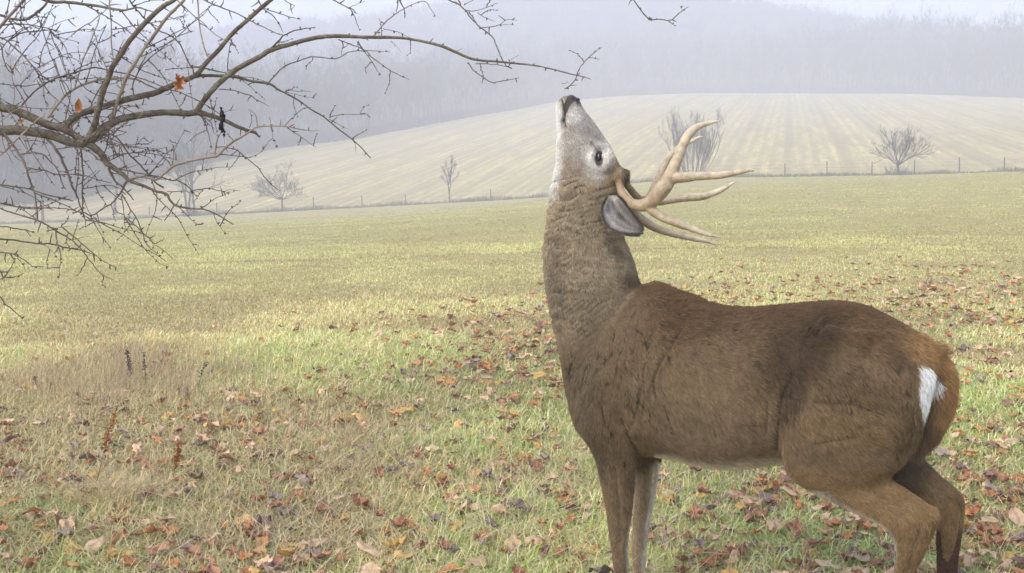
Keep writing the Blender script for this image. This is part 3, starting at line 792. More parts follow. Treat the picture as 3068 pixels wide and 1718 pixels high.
make_fur('ear_hair', Ve, Fe, normals(Ve, Fe), 9000, lambda u, v, p: np.full(len(u), 0.009), e1, DI, 14, vcol=Ce * 1.25, lift0=0.35, radius=0.0003)
up2 = [(1850,606),(1875,632),(1900,660),(1922,690)]; lo2 = [(1828,600),(1824,650),(1850,694),(1880,708),(1918,710)]
Ve2, Fe2, Ce2 = ear(up2, lo2, float(deerY(1850)) + 0.10, 0.035, -1)
mk('ear', Ve2 - DI, Fe2, m_ear, deer, attrs={'Col': Ce2[::-1] * 0 + np.array([0.27, 0.25, 0.24])})

# ---- eyes, nose, hooves
m_eye, nt, b = new_mat('dark_wet_eye', 0.08, 0.6); b.inputs['Base Color'].default_value = (0.018, 0.011, 0.012, 1)
m_lid, nt, b = new_mat('eyelid_skin', 0.6, 0.3); b.inputs['Base Color'].default_value = (0.035, 0.026, 0.026, 1)
tri = lambda VQT: (VQT[0], [VQT[1], VQT[2]])
# find the lateral distance of the skin at the eye
ui, vi = side_coords(V); near = (np.hypot(ui - 1794, vi - 475) < 9)
for s in (1, -1):
    sel = near & (np.sign(deerY(ui) - V[:, 1]) == s)
    lat = float(np.abs(deerY(ui[sel]) - V[sel, 1]).mean()) if sel.any() else 0.066
    c = headpt(1794, 475, (lat - 0.004) * s)
    rot = Matrix.Rotation(math.radians(-9), 3, 'Y'); R = np.array(rot)
    vv_, ff_ = tri(blob(c, (0.0085, 0.009, 0.0165), R)); eye = mk('eye', vv_ - DI, ff_, m_eye, deer)
    vv_, ff_ = tri(blob(headpt(1794, 476, (lat - 0.0065) * s), (0.0115, 0.0085, 0.0215), R)); mk('eyelid', vv_ - DI, ff_, m_lid, deer)
m_nose, nt, b = new_mat('nose_leather', 0.35, 0.5); b.inputs['Base Color'].default_value = (0.030, 0.024, 0.027, 1)
n_ = noise_tex(nt, obj_vec(nt), 300, 2); bp = nd(nt, 'ShaderNodeBump'); bp.inputs['Strength'].default_value = 0.4; bp.inputs['Distance'].default_value = 0.001
nt.links.new(n_, bp.inputs['Height']); nt.links.new(bp.outputs[0], b.inputs['Normal'])
nose = [blob(headpt(1711, 298, 0.0), (0.015, 0.028, 0.013)), blob(headpt(1703, 303, 0.010), (0.012, 0.022, 0.015)), blob(headpt(1703, 305, 0.014), (0.008, 0.012, 0.012)), blob(headpt(1703, 305, -0.014), (0.008, 0.012, 0.012)), blob(headpt(1727, 299, 0.0), (0.011, 0.020, 0.006)),
        blob(headpt(1699, 315, 0.024), (0.006, 0.010, 0.014)), blob(headpt(1697, 316, -0.020), (0.005, 0.010, 0.010))]
Vn, Fn = weld(nose, 0.0022); Vn = relax(Vn, Fn, 1.0, 6)
mk('nose', Vn - DI, Fn, m_nose, deer)
m_hoof, nt, b = new_mat('black_hoof', 0.5, 0.4); b.inputs['Base Color'].default_value = (0.02, 0.017, 0.015, 1)
for st, off in ((foreN, .10), (foreF, -.09), (hindN, .105), (hindF, -.10)):
    a = st[-1]; Y = float(deerY((a[0] + a[2]) / 2)) - off
    c = P((a[0] + a[2]) / 2, a[1], Y); hv_, hq, ht = [], [], []
    pr = []
    for s in (1, -1):
        prof = [(0.050, 0.030, 0.016, 0.0), (0.03, 0.036, 0.018, -0.008), (0.0, 0.044, 0.019, -0.018)]
        ring = []
        th = np.arange(16) * 2 * math.pi / 16
        for (z, lx, ly, dx) in prof:
            ring.append(np.stack([c[0] + dx + lx * np.cos(th) - 0.004 * (th * 0), c[1] + s * 0.014 + ly * np.sin(th) * np.where(np.cos(th) < 0, 0.55 + 0.45 * np.abs(np.sin(th)), 1), np.full(16, z)], 1))
        Vh = np.concatenate(ring + [ring[0].mean(0)[None], ring[-1].mean(0)[None]]); k = np.arange(16); k2 = (k + 1) % 16
        Q = np.concatenate([np.stack([i * 16 + k, i * 16 + k2, (i + 1) * 16 + k2, (i + 1) * 16 + k], 1) for i in range(2)])
        T = np.concatenate([np.stack([k, k2, np.full(16, 48)], 1), np.stack([32 + k2, 32 + k, np.full(16, 49)], 1)])
        pr.append((Vh, Q, T))
    Vh, Q, T = merge(pr); mk('hoof', Vh - DI, [Q, T], m_hoof, deer)

# ---- antlers
m_antler, nt, b = new_mat('antler_bone', 0.5, 0.35)
at = nd(nt, 'ShaderNodeAttribute', attribute_name='Col')
nn = noise_tex(nt, obj_vec(nt), 45, 4, 0.6); tone = ramp(nt, nn, [(0.30, (0.62, 0.56, 0.48)), (0.48, (0.92, 0.90, 0.86)), (0.62, (1.06, 1.06, 1.04))])
nt.links.new(mixc(nt, 1.0, at.outputs['Color'], tone, 'MULTIPLY'), b.inputs['Base Color'])
n2 = noise_tex(nt, obj_vec(nt), 180, 3); bp = nd(nt, 'ShaderNodeBump'); bp.inputs['Strength'].default_value = 0.8; bp.inputs['Distance'].default_value = 0.003
nt.links.new(n2, bp.inputs['Height']); nt.links.new(bp.outputs[0], b.inputs['Normal'])
def path_tube(pts, sub=8, sides=14, flat=1.0):
    """pts: x, y, width(px), Y ; rounded tapered tube"""
    S = catmull(pts, sub); c = np.array([P(x, y, Y) for x, y, w, Y in S]); r = S[:, 2] * 0.5 * S[:, 3] / FPX
    t = np.gradient(c, axis=0); t /= np.linalg.norm(t, axis=1, keepdims=True)
    u_ = np.cross(t, np.array([0, 1.0, 0])); u_ /= np.linalg.norm(u_, axis=1, keepdims=True); w_ = np.cross(t, u_)
    th = np.arange(sides) * 2 * math.pi / sides
    R = c[:, None] + (u_[:, None] * np.cos(th)[None, :, None] + w_[:, None] * np.sin(th)[None, :, None] * flat) * np.maximum(r, 0.0008)[:, None, None]
    m = len(c); V = np.concatenate([R.reshape(-1, 3), c[:1], c[-1:]]); k = np.arange(sides); k2 = (k + 1) % sides; i = np.arange(m - 1)[:, None] * sides
    Q = np.stack([i + k, i + k2, i + sides + k2, i + sides + k], -1).reshape(-1, 4)
    T = np.concatenate([np.stack([k2, k, np.full(sides, m * sides)], 1), np.stack([(m - 1) * sides + k, (m - 1) * sides + k2, np.full(sides, m * sides + 1)], 1)])
    return (V, Q, T), c, np.linspace(0, 1, m)
def antler(paths, base):
    prt = []; cs = []; ts = []
    rb = np.random.default_rng(int(base[0])); bc = P(*base)
    for k in range(26):          # the rough burr round the foot of the beam
        a_ = rb.uniform(0, 6.28); prt.append(blob(bc + np.array([math.cos(a_) * 0.0135, math.sin(a_) * 0.0135, math.cos(a_) * -0.004 + rb.normal(0, 0.003)]), np.full(3, rb.uniform(0.003, 0.0058)), n=5)); cs.append(bc[None]); ts.append(np.zeros(1))
    for i, (pts, t0, t1) in enumerate(paths):
        g, c, t = path_tube(pts); prt.append(g); cs.append(c); ts.append(t0 + (t1 - t0) * t)
    Va, Fa = weld(prt, 0.0026); Va = relax(Va, Fa, 1.0, 8)
    Na = normals(Va, Fa); Va = Va + Na * ((fbm(Va, 70, 61, 3) - 0.5) * 0.0024)[:, None]
    c = np.concatenate(cs); t = np.concatenate(ts)
    tv = np.zeros(len(Va))
    for k in range(0, len(Va), 4000):
        d = ((Va[k:k + 4000, None] - c[None]) ** 2).sum(-1); tv[k:k + 4000] = t[d.argmin(1)]
    tv = np.clip(tv, 0, 1)[:, None]
    C = np.array([0.27, 0.175, 0.095]) * (1 - tv) ** 0.8 + np.array([0.62, 0.55, 0.42]) * (1 - (1 - tv) ** 0.8)
    return mk('antler', Va - DI, Fa, m_antler, deer, attrs={'Col': C})
YN = 3.13
antler([([(1850,526,26,3.17),(1856,548,25,3.16),(1862,575,24,3.13),(1882,602,28,3.10),(1908,615,34,3.07),(1938,613,42,3.05),(1965,592,44,3.03),(1990,560,48,3.02),(2010,525,42,3.02),(2026,486,34,3.02),(2044,441,29,3.04),(2062,406,28,3.05),(2087,382,22,3.06),(2122,370,15,3.06),(2158,362,4,3.06)], 0, 1),
        ([(2000,545,30,3.02),(2025,535,32,3.01),(2052,532,30,3.0),(2095,528,26,3.0),(2152,526,23,2.99),(2205,518,18,2.99),(2240,511,14,2.99),(2262,512,4,2.99)], .5, 1),
        ([(1935,612,30,3.05),(1955,632,30,3.04),(1985,651,27,3.03),(2019,666,25,3.02),(2068,683,22,3.02),(2114,701,14,3.01),(2164,714,3,3.01)], .4, 1)], (1855, 543, 3.165))
antler([([(1866,520,24,3.25),(1874,545,22,3.26),(1892,572,22,3.29),(1918,598,24,3.32),(1945,596,30,3.34),(1964,560,28,3.35),(1990,502,24,3.36),(2014,462,20,3.36),(2040,438,15,3.36),(2072,424,11,3.36),(2092,413,9,3.36),(2109,410,3,3.36)], 0, 1),
        ([(1930,600,26,3.33),(1973,606,22,3.34),(2011,600,22,3.35),(2057,593,24,3.35),(2106,589,24,3.35),(2130,582,20,3.35),(2160,570,17,3.35),(2206,543,4,3.35)], .45, 1),
        ([(1915,596,24,3.32),(1900,622,24,3.33),(1910,646,26,3.33),(1938,668,27,3.33),(1977,689,24,3.33),(2026,703,21,3.33),(2076,715,17,3.33),(2112,722,13,3.33),(2153,736,3,3.33)], .3, 1)], (1871, 538, 3.255))

# ------------------------------------------------------------------ fruit tree reaching in from the left
m_bark, nt, b = new_mat('lichen_bark', 0.85, 0.15)
ov = obj_vec(nt)
wide = noise_tex(nt, ov, 30, 4, 0.6); fine = noise_tex(nt, obj_vec(nt, (0.35, 1, 1)), 260, 3, 0.6)
col = ramp(nt, wide, [(0.3, (0.11, 0.085, 0.066)), (0.48, (0.17, 0.14, 0.11)), (0.6, (0.20, 0.185, 0.135)), (0.75, (0.27, 0.28, 0.22))])
dk = ramp(nt, fine, [(0.35, (0.45, 0.42, 0.42)), (0.6, (1, 1, 1))])
nt.links.new(mixc(nt, 0.8, col, dk, 'MULTIPLY'), b.inputs['Base Color'])
bp = nd(nt, 'ShaderNodeBump'); bp.inputs['Strength'].default_value = 0.8; bp.inputs['Distance'].default_value = 0.002
nt.links.new(fine, bp.inputs['Height']); nt.links.new(bp.outputs[0], b.inputs['Normal'])
m_twig, nt, b = new_mat('twig_bark', 0.8, 0.15)
w_ = noise_tex(nt, obj_vec(nt), 18, 3)
nt.links.new(ramp(nt, w_, [(0.35, (0.085, 0.062, 0.055)), (0.65, (0.19, 0.155, 0.13))]), b.inputs['Base Color'])
m_pale, nt, b = new_mat('pale_young_bark', 0.75, 0.2)
w_ = noise_tex(nt, obj_vec(nt), 25, 3)
nt.links.new(ramp(nt, w_, [(0.35, (0.20, 0.155, 0.125)), (0.65, (0.34, 0.285, 0.24))]), b.inputs['Base Color'])

def c5(x, y): return x / 2.575, y / 2.575
def c6(x, y): return x / 2.575, 400 + y / 2.575
def c7(x, y): return 800 + x * 0.50466, y * 0.50466
def cz(x, y): return x / 4.292, y / 4.292           # enlarged top left corner
# frame, start width, end width, points (x, y[, width]); widths are in that frame's units
BR = [
 (c5,'L',76,40,[(-1500,900,120),(-700,960,95),(-200,995,80),(0,1005,78),(150,1005,72),(350,1030,70),(480,1075,70),(590,1112,66),(680,1095,74)]),
 (c5,'L',64,40,[(-1500,780,100),(-700,740,80),(-100,790,66),(0,825,62),(120,850,62),(250,910,64),(380,965,62),(480,990,62),(560,1035,50),(650,1085,44)]),
 (c5,'L',80,10,[(640,1110,70),(720,1060,82),(850,960,62),(960,915,54),(1150,880,50),(1300,870,46),(1440,880,46),(1530,870,46),(1620,890,36),(1730,930,32),(1850,985,28),(1920,1010,26),(1970,1025,22),(2000,1060,8)]),
 (c5,'B',44,24,[(1515,870,44),(1560,800,42),(1640,700,42),(1720,620,42),(1850,520,40),(2000,440,38),(2100,380,38),(2250,340,34),(2400,300,32),(2575,280,30),(2810,292,25),(2970,292,24),(3120,300,20),(3300,330,20),(3440,370,22),(3640,452,18),(3880,475,15),(4070,497,13),(4200,520,10),(4390,570,9),(4520,600,7),(4560,616,4)]),
 (c7,'T',7,3,[(1768,525,8),(1800,510,7),(1840,430,7),(1870,375,6),(1930,320,6),(1992,280,3)]),
 (c7,'T',6,3,[(1795,513),(1838,508)]), (c7,'T',5,3,[(1905,345),(1975,352)]), (c7,'T',5,2,[(1750,500),(1790,487)]),
 (c5,'L',50,9,[(500,980,54),(530,945,50),(620,880,50),(750,840,50),(900,790,48),(1050,750,46),(1200,715,44),(1300,670,42),(1420,620,40),(1500,590,36),(1560,580,26),(1700,580,22),(1820,590,22),(1950,620,20),(2090,645,18),(2160,690,14),(2280,750,12),(2400,830,11),(2500,890,10),(2560,940,10),(2640,1010,10),(2740,1090,9),(2800,1150,8),(2860,1220,7)]),
 (c7,'T',5,2,[(510,820),(522,860),(528,908)]), (c7,'T',6,3,[(370,700),(450,682),(520,680),(585,682)]), (c7,'T',4,2,[(555,680),(575,645),(608,620)]),
 (c7,'T',5,2,[(370,710),(430,745),(485,768)]), (c7,'T',5,3,[(110,540),(190,548),(262,548)]), (c7,'T',5,2,[(105,545),(190,570),(285,585)]),
 (c5,'B',38,30,[(1495,590,38),(1540,560,36),(1600,480,35),(1700,380,33),(1800,260,32),(1920,150,32),(2030,50,32),(2110,-20,30),(2300,-200,26),(2500,-420,20)]),
 (c5,'L',50,32,[(690,1060,56),(730,960,48),(760,840,46),(790,720,44),(830,620,42),(870,520,40),(930,430,40),(1000,320,38),(1100,200,38),(1180,120,37),(1260,50,35),(1350,-10,33),(1500,-160,28),(1700,-420,18)]),
 (c5,'P',40,22,[(860,930,44),(900,800,34),(940,700,32),(980,590,32),(1050,470,32),(1120,360,30),(1200,250,30),(1280,140,28),(1360,60,26),(1430,-10,24),(1560,-170,20),(1720,-400,12)]),
 (c5,'P',28,10,[(375,905,28),(430,820,26),(500,740,24),(600,670,22),(720,625,20),(800,605,20),(880,600,20),(1000,603,18),(1070,618,16),(1130,655,14),(1220,690,10),(1300,700,8)]),
 (c5,'T',16,8,[(165,825,16),(230,750,15),(330,670,15),(430,620,15),(550,580,14),(700,540,14),(760,542,13),(850,562,12),(960,580,11),(1100,620,11),(1250,690,10),(1400,740,9),(1540,800,9),(1620,845,8),(1700,890,7)]),
 (c5,'T',16,10,[(-250,200,20),(0,290,14),(60,320,14),(150,400,14),(230,480,13),(300,570,12),(370,610,12),(424,625,12)]),
 (c5,'T',12,6,[(-60,250,13),(0,350,12),(20,440,11),(60,530,10),(115,583,6)]),
 (c5,'L',28,16,[(-300,-260,44),(150,-90,34),(380,5,26),(500,10,24),(620,25,22),(760,45,20),(880,72,19),(960,80,16),(1010,72,13),(1080,60,11),(1140,80,9),(1190,95,7)]),
 (c5,'T',12,7,[(610,22,12),(760,100,11),(880,180,10),(1000,260,10),(1120,330,9),(1210,370,6)]),
 (c5,'T',15,12,[(980,-60,16),(1000,10,14),(1060,80,13),(1120,150,13),(1200,230,12),(1310,290,12),(1370,340,12),(1410,400,12),(1440,460,12),(1480,520,12),(1497,575,12)]),
 (c5,'T',12,5,[(1400,-120,18),(1570,0,12),(1700,50,11),(1830,95,10),(1940,150,10),(2050,210,9),(2130,255,8),(2185,275,5)]),
 (c5,'T',12,5,[(1980,-60,12),(2030,60,10),(2100,110,9),(2150,170,7),(2185,250,5)]), (c5,'T',9,4,[(2030,60),(2150,98),(2250,135),(2322,155)]),
 (c5,'P',13,9,[(1520,-60,14),(1530,100,13),(1545,230,13),(1570,350,13),(1602,435,14)]),
 (c5,'T',18,6,[(2080,385,18),(2150,310,15),(2220,250,12),(2320,215,11),(2380,208,9),(2432,215,6)]),
 (c5,'L',62,22,[(680,1110,60),(770,1180,52),(830,1260,42),(900,1310,38),(950,1350,36),(1000,1392,28),(1100,1425,22),(1200,1470,21),(1280,1492,21),(1310,1540,18),(1360,1585,17),(1480,1605,14),(1570,1610,12),(1680,1655,11),(1750,1700,9),(1800,1735,5)]),
 (c6,'T',13,9,[(1340,560,12),(1320,610,11),(1270,672,9)]),
 (c6,'P',26,7,[(980,362,26),(1070,333,24),(1150,342,27),(1210,358,24),(1290,292,28),(1360,245,28),(1480,210,27),(1600,182,28),(1670,168,28),(1740,100,20),(1800,50,18),(1880,10,16),(1950,-38,16),(2020,-58,14),(2200,-58,12),(2330,-30,10),(2462,-18,6)]),
 (c5,'T',22,8,[(350,1050,20),(420,1140,24),(480,1240,24),(520,1320,22),(550,1420,19),(575,1480,16),(620,1555,13),(640,1630,10),(662,1700,7)]),
 (c5,'T',22,9,[(-40,980,22),(30,1040,22),(100,1120,22),(160,1210,23),(200,1300,20),(240,1420,17),(262,1480,14),(282,1590,12),(288,1705,9)]),
 (c5,'T',13,14,[(820,1020,13),(920,1080,13),(990,1170,14),(1070,1250,14),(1130,1330,15),(1200,1405,16),(1260,1450,16)]),
 (c6,'T',26,10,[(840,270,26),(900,370,17),(960,430,14),(1030,515,9)]),
 (c6,'T',24,6,[(975,375,24),(950,450,18),(900,530,14),(830,570,13),(720,635,12),(640,610,11),(500,590,10),(350,580,10),(200,580,10),(0,540,12),(-200,500,14)]),
 (c6,'T',13,5,[(940,470,13),(1000,570,12),(1060,660,11),(1100,770,10),(1120,850,10),(1180,910,7),(1235,937,4)]),
 (c6,'T',9,4,[(940,480),(950,600),(960,700),(992,768)]),
 (c6,'T',16,5,[(-250,450,22),(0,580,14),(120,630,14),(300,690,15),(400,750,14),(520,820,12),(600,890,11),(650,940,10),(700,1010,9),(780,1090,8),(875,1132,4)]),
 (c6,'T',16,7,[(-250,790,22),(0,820,17),(130,825,15),(300,840,14),(430,855,13),(520,885,12),(640,910,10),(735,940,5)]),
 (c6,'T',13,5,[(-200,900,16),(0,925,12),(80,930,11),(150,965,10),(210,1000,9),(260,1030,9),(335,1032,5)]),
 (c6,'T',12,5,[(-120,1000,13),(0,1065,11),(30,1112,10),(100,1112,8),(182,1080,5)]), (c6,'T',8,4,[(0,1128),(30,1118),(32,1152)]),
 (c6,'T',13,5,[(-150,1120,15),(0,1258,12),(40,1310,11),(100,1362,10),(172,1428,4)]),
 (c6,'T',16,8,[(-200,360,16),(0,390,14),(120,410,14),(240,430,14),(380,470,14),(500,502,13),(565,522,8)]),
 (c5,'T',16,11,[(618,1120,15),(628,1250,14),(632,1410,13),(630,1550,12),(637,1630,11),(658,1695,7)]),
 (c6,'T',14,6,[(850,265,14),(1000,290,11),(1150,320,11),(1280,355,12),(1360,362,13),(1440,400,10),(1512,482,5)]),
 (c5,'T',11,10,[(430,1155,11),(560,1140,11),(680,1170,11),(760,1230,11),(840,1275,12)]),
 (c5,'T',15,9,[(155,1195,16),(240,1180,14),(330,1190,13),(400,1240,13),(460,1310,12),(485,1405,10),(505,1460,8)]),
 (c5,'T',10,6,[(1740,1140,10),(1830,1170,10),(1920,1240,9),(1990,1310,9),(2050,1385,9),(2090,1420,7),(2165,1475,4)]),
 (c7,'T',8,4,[(425,235,8),(490,265,7),(560,290,7),(605,322,7),(640,350,7),(720,405,6),(790,440,5),(842,475,3)]),
 (c7,'T',7,3,[(540,245,7),(590,320,6),(630,380,5),(672,443,3)]),
 (c7,'P',12,3,[(630,222,12),(690,150,9),(750,95,8),(810,55,7),(880,22,6),(935,12,6),(970,50,5),(1000,97,3)]),
 (c7,'T',5,2,[(690,172),(770,190),(830,215),(865,235)]), (c7,'T',4,2,[(660,180),(668,210),(675,238)]),
 (c7,'T',11,6,[(980,-60,13),(1060,0,9),(1130,25,10),(1170,60,10),(1220,125,9),(1280,180,9),(1350,240,8),(1370,290,8),(1395,345,7),(1425,392,7),(1455,410,5)]),
 (c7,'T',8,4,[(1110,-60,9),(1150,30,8)]), (c7,'T',5,3,[(1170,32),(1235,-8)]),
 (c7,'T',6,3,[(1180,62),(1250,60),(1310,42),(1370,20)]), (c7,'T',5,2,[(1250,78),(1300,108),(1355,128)]), (c7,'T',6,3,[(1275,165),(1370,150),(1420,122),(1485,122)]), (c7,'T',4,2,[(1370,150),(1420,148),(1470,150)]),
 (c7,'T',9,3,[(1195,375,9),(1240,430,7),(1330,490,7),(1420,485,6),(1495,463,3)]), (c7,'T',7,5,[(1240,380),(1300,385),(1370,388),(1450,402)]),
 (c7,'T',5,2,[(1120,310),(1158,288)]), (c7,'T',4,2,[(1425,380),(1460,350),(1498,328)]), (c7,'P',5,2,[(735,245),(770,275),(800,315)]),
 (c7,'T',9,3,[(0,505,10),(100,400,8),(200,360,8),(270,340,8),(410,350,7),(500,310,6),(620,300,5),(730,310,3)]), (c7,'T',6,2,[(105,405),(102,368)]), (c7,'T',5,2,[(440,328),(450,262)]),
 (c7,'T',8,3,[(340,-60,9),(390,0,8),(480,48,7),(510,80,6),(530,140,5),(550,185,2)]), (c7,'T',5,2,[(480,48),(530,28),(578,10)]), (c7,'T',4,2,[(500,68),(540,82)]),
 (c7,'T',12,5,[(765,-50,12),(775,20,8),(768,70,5)]), (c7,'T',9,4,[(785,0,10),(812,50,8),(818,108,5)]), (c7,'T',6,3,[(90,-20),(130,10),(170,35),(130,60)]),
 (c7,'T',9,5,[(2120,-90,9),(2180,0,8),(2220,50,8),(2270,100,8),(2330,102,7),(2395,115,7),(2440,80,7),(2502,40,3)]), (c7,'T',6,3,[(2268,100),(2284,128)]), (c7,'T',4,2,[(2462,70),(2465,35)]),
 (c5,'P',11,8,[(838,-60,12),(850,100,11),(860,200,10),(860,350,10),(878,480,9)]), (c5,'P',9,11,[(745,90,8),(765,130,9),(740,220,9),(690,350,10),(640,470,11),(600,600,12),(573,690,13)]),
 (c5,'T',8,12,[(820,190,7),(770,310,8),(720,430,9),(700,520,10),(660,640,12)]), (c5,'P',8,10,[(1425,420,7),(1450,520,8),(1465,650,9),(1480,750,9),(1492,860,10)]), (c5,'T',9,5,[(1790,300,6),(1765,420,8),(1757,555,9)]),
 (c5,'P',30,22,[(-120,330,36),(0,210,28),(80,120,26),(160,30,26),(210,-30,24),(330,-150,20),(480,-330,10)]),
 (c5,'T',26,12,[(-150,110,26),(0,130,22),(60,150,22),(130,155,22),(210,140,24),(290,85,22),(350,20,20),(390,-30,18),(500,-150,10)]),
 (c5,'T',14,6,[(20,195,14),(150,192,12),(280,210,10),(400,235,8),(455,258,5)]), (c5,'T',14,6,[(60,320,14),(150,262,12),(260,242,11),(380,232,10),(465,243,6)]),
 (c5,'T',6,3,[(375,215),(480,168),(600,130)]), (c5,'T',9,4,[(390,238),(420,288),(500,308),(608,330)]), (c5,'T',11,5,[(100,165),(200,225),(260,280),(305,325)]),
 (c5,'P',6,3,[(60,545),(230,460),(330,420),(470,340),(600,235)]), (c5,'T',8,5,[(290,525),(400,462),(490,412),(560,400),(650,402),(700,412)]), (c5,'T',8,4,[(150,665),(220,580),(290,525)]),
 (c5,'P',26,10,[(500,1035,24),(560,965,22),(600,920,16),(650,860,12),(740,790,6)]), (c5,'P',16,14,[(-200,1320,18),(0,1200,15),(100,1110,14),(200,1010,13),(330,890,13),(345,882,13)]), (c5,'P',12,9,[(-200,1040,12),(0,940,10),(100,860,9),(175,830,9)]),
 (c5,'P',15,7,[(1660,1192,15),(1672,1100,14),(1700,1030,10),(1735,960,6)]),
 (c5,'T',9,7,[(-200,640,10),(0,650,9),(100,660,8),(200,665,8),(330,650,5)]), (c5,'T',13,8,[(700,1105,14),(850,1040,11),(920,990,10),(990,935,7)]),
 (c5,'T',12,6,[(1030,745,12),(1030,650,11),(1070,560,11),(1130,470,10),(1220,390,8),(1335,338,5)]),
 (c5,'T',8,5,[(1275,540,8),(1400,525,8),(1530,520,8),(1680,550,7),(1800,580,7)]), (c5,'T',10,4,[(1690,690,10),(1800,700,9),(1900,730,9),(1980,770,8),(2075,822,4)]), (c5,'T',7,4,[(1830,595),(1900,660),(1980,720),(2045,772)]),
 (c5,'T',8,5,[(2200,970),(2250,910),(2320,850),(2400,832)]), (c5,'T',8,3,[(2210,980),(2300,1040),(2380,1100),(2440,1140)]), (c5,'T',6,3,[(2080,905),(2100,1000),(2110,1080),(2142,1142)]), (c5,'T',5,2,[(2100,1068),(2060,1110),(2030,1150)]),
 (c6,'T',9,6,[(640,430),(750,412),(870,410),(940,430)]), (c6,'T',13,6,[(205,262),(340,280),(460,320),(560,312),(640,320),(760,350),(860,380)]),
 (c6,'T',8,4,[(375,750),(470,722),(542,715)]), (c6,'T',8,3,[(535,825),(600,805),(692,797)]), (c6,'T',12,5,[(-150,700,13),(0,718,11),(100,730,10),(200,742,9),(272,772,4)]),
 (c6,'T',8,3,[(1290,450),(1400,440),(1440,450),(1525,480)]), (c6,'T',9,4,[(1470,445),(1590,420),(1700,440),(1778,462)]), (c6,'T',5,2,[(1720,450),(1790,435),(1852,445)]), (c6,'T',8,3,[(1650,620),(1680,690),(1720,740),(1758,780)]),
 (c6,'P',9,4,[(820,120),(900,92),(1000,90),(1080,82),(1160,88)]), (c6,'T',9,4,[(850,210),(950,160),(1050,150),(1140,190),(1200,240),(1262,245)]), (c6,'T',8,4,[(860,275),(980,268),(1090,245),(1205,245)]), (c6,'T',6,3,[(1060,90),(1085,55),(1120,25)]),
 (c5,'T',12,4,[(1550,890),(1590,970),(1615,1060),(1635,1155)]), (c5,'T',11,4,[(1560,895),(1620,940),(1640,1010),(1665,1035)]), (c5,'T',8,4,[(950,920),(960,850),(1010,825),(1080,825)]), (c5,'P',8,5,[(1040,822),(1090,835),(1130,862)]),
 (c5,'P',7,3,[(1725,870),(1770,855),(1822,850)]), (c5,'P',12,5,[(1985,990),(1975,900),(1945,860),(1915,845)]),(c5,'T',7,4,[(1925,985),(1940,920),(1920,850)]), (c6,'T',6,2,[(720,640),(770,710),(805,792)]),
 (c6,'T',9,4,[(150,30),(190,90),(210,130)]), (c5,'T',9,4,[(-80,700),(0,745),(60,800),(100,850)]), (c6,'T',7,3,[(130,960),(170,1010),(195,1055)]), (c6,'T',6,2,[(290,845),(370,880),(430,940),(465,990)]),
 (c5,'P',7,3,[(100,830),(110,700),(85,560),(80,450)]), (c5,'P',5,3,[(230,620),(180,480),(150,380),(130,300)]), (c5,'T',7,3,[(1210,430),(1250,460),(1300,430)]), (c5,'T',10,3,[(940,445),(975,450),(1000,458)]),
]
# the rest of the fine left hand thicket: procedural shoots between the traced ones
ALLP = []        # (x, y, depth) of every point already placed, for attaching
bark = {'L': m_bark, 'B': m_bark, 'P': m_pale, 'T': m_twig}
TREE_AT = np.array([-3.35, 3.0, 0.0])
ftree = empty('fruit_tree', TREE_AT); tag(ftree, 'bare fruit tree with thorny twigs and a few orange leaves, reaching in from the left', 'tree')

def tube_path(C, R, sides=8, knob=0.0, rg=None):
    t = np.gradient(C, axis=0); t /= np.maximum(np.linalg.norm(t, axis=1, keepdims=True), 1e-9)
    ref = np.array([0.12, 1.0, 0.05]); u_ = np.cross(t, ref); u_ /= np.maximum(np.linalg.norm(u_, axis=1, keepdims=True), 1e-9); w_ = np.cross(t, u_)
    th = np.arange(sides) * 2 * math.pi / sides; m = len(C)
    R = np.maximum(R, 0.0005)
    RR = R[:, None] * (1 + (rg.normal(0, knob, (m, sides)) if knob else 0))
    V = C[:, None] + (u_[:, None] * np.cos(th)[None, :, None] + w_[:, None] * np.sin(th)[None, :, None]) * RR[..., None]
    V = np.concatenate([V.reshape(-1, 3), C[:1] - t[:1] * R[0], C[-1:] + t[-1:] * R[-1]])
    k = np.arange(sides); k2 = (k + 1) % sides; i = np.arange(m - 1)[:, None] * sides
    Q = np.stack([i + k, i + k2, i + sides + k2, i + sides + k], -1).reshape(-1, 4)
    T = np.concatenate([np.stack([k2, k, np.full(sides, m * sides)], 1), np.stack([(m - 1) * sides + k, (m - 1) * sides + k2, np.full(sides, m * sides + 1)], 1)])
    return V, Q, T

def cat(parts):
    o = 0; Vs, Qs, Ts = [], [], []
    for V, Q, T in parts: Vs.append(V); Qs.append(Q + o); Ts.append(T + o); o += len(V)
    return np.concatenate(Vs), np.concatenate(Qs), np.concatenate(Ts)

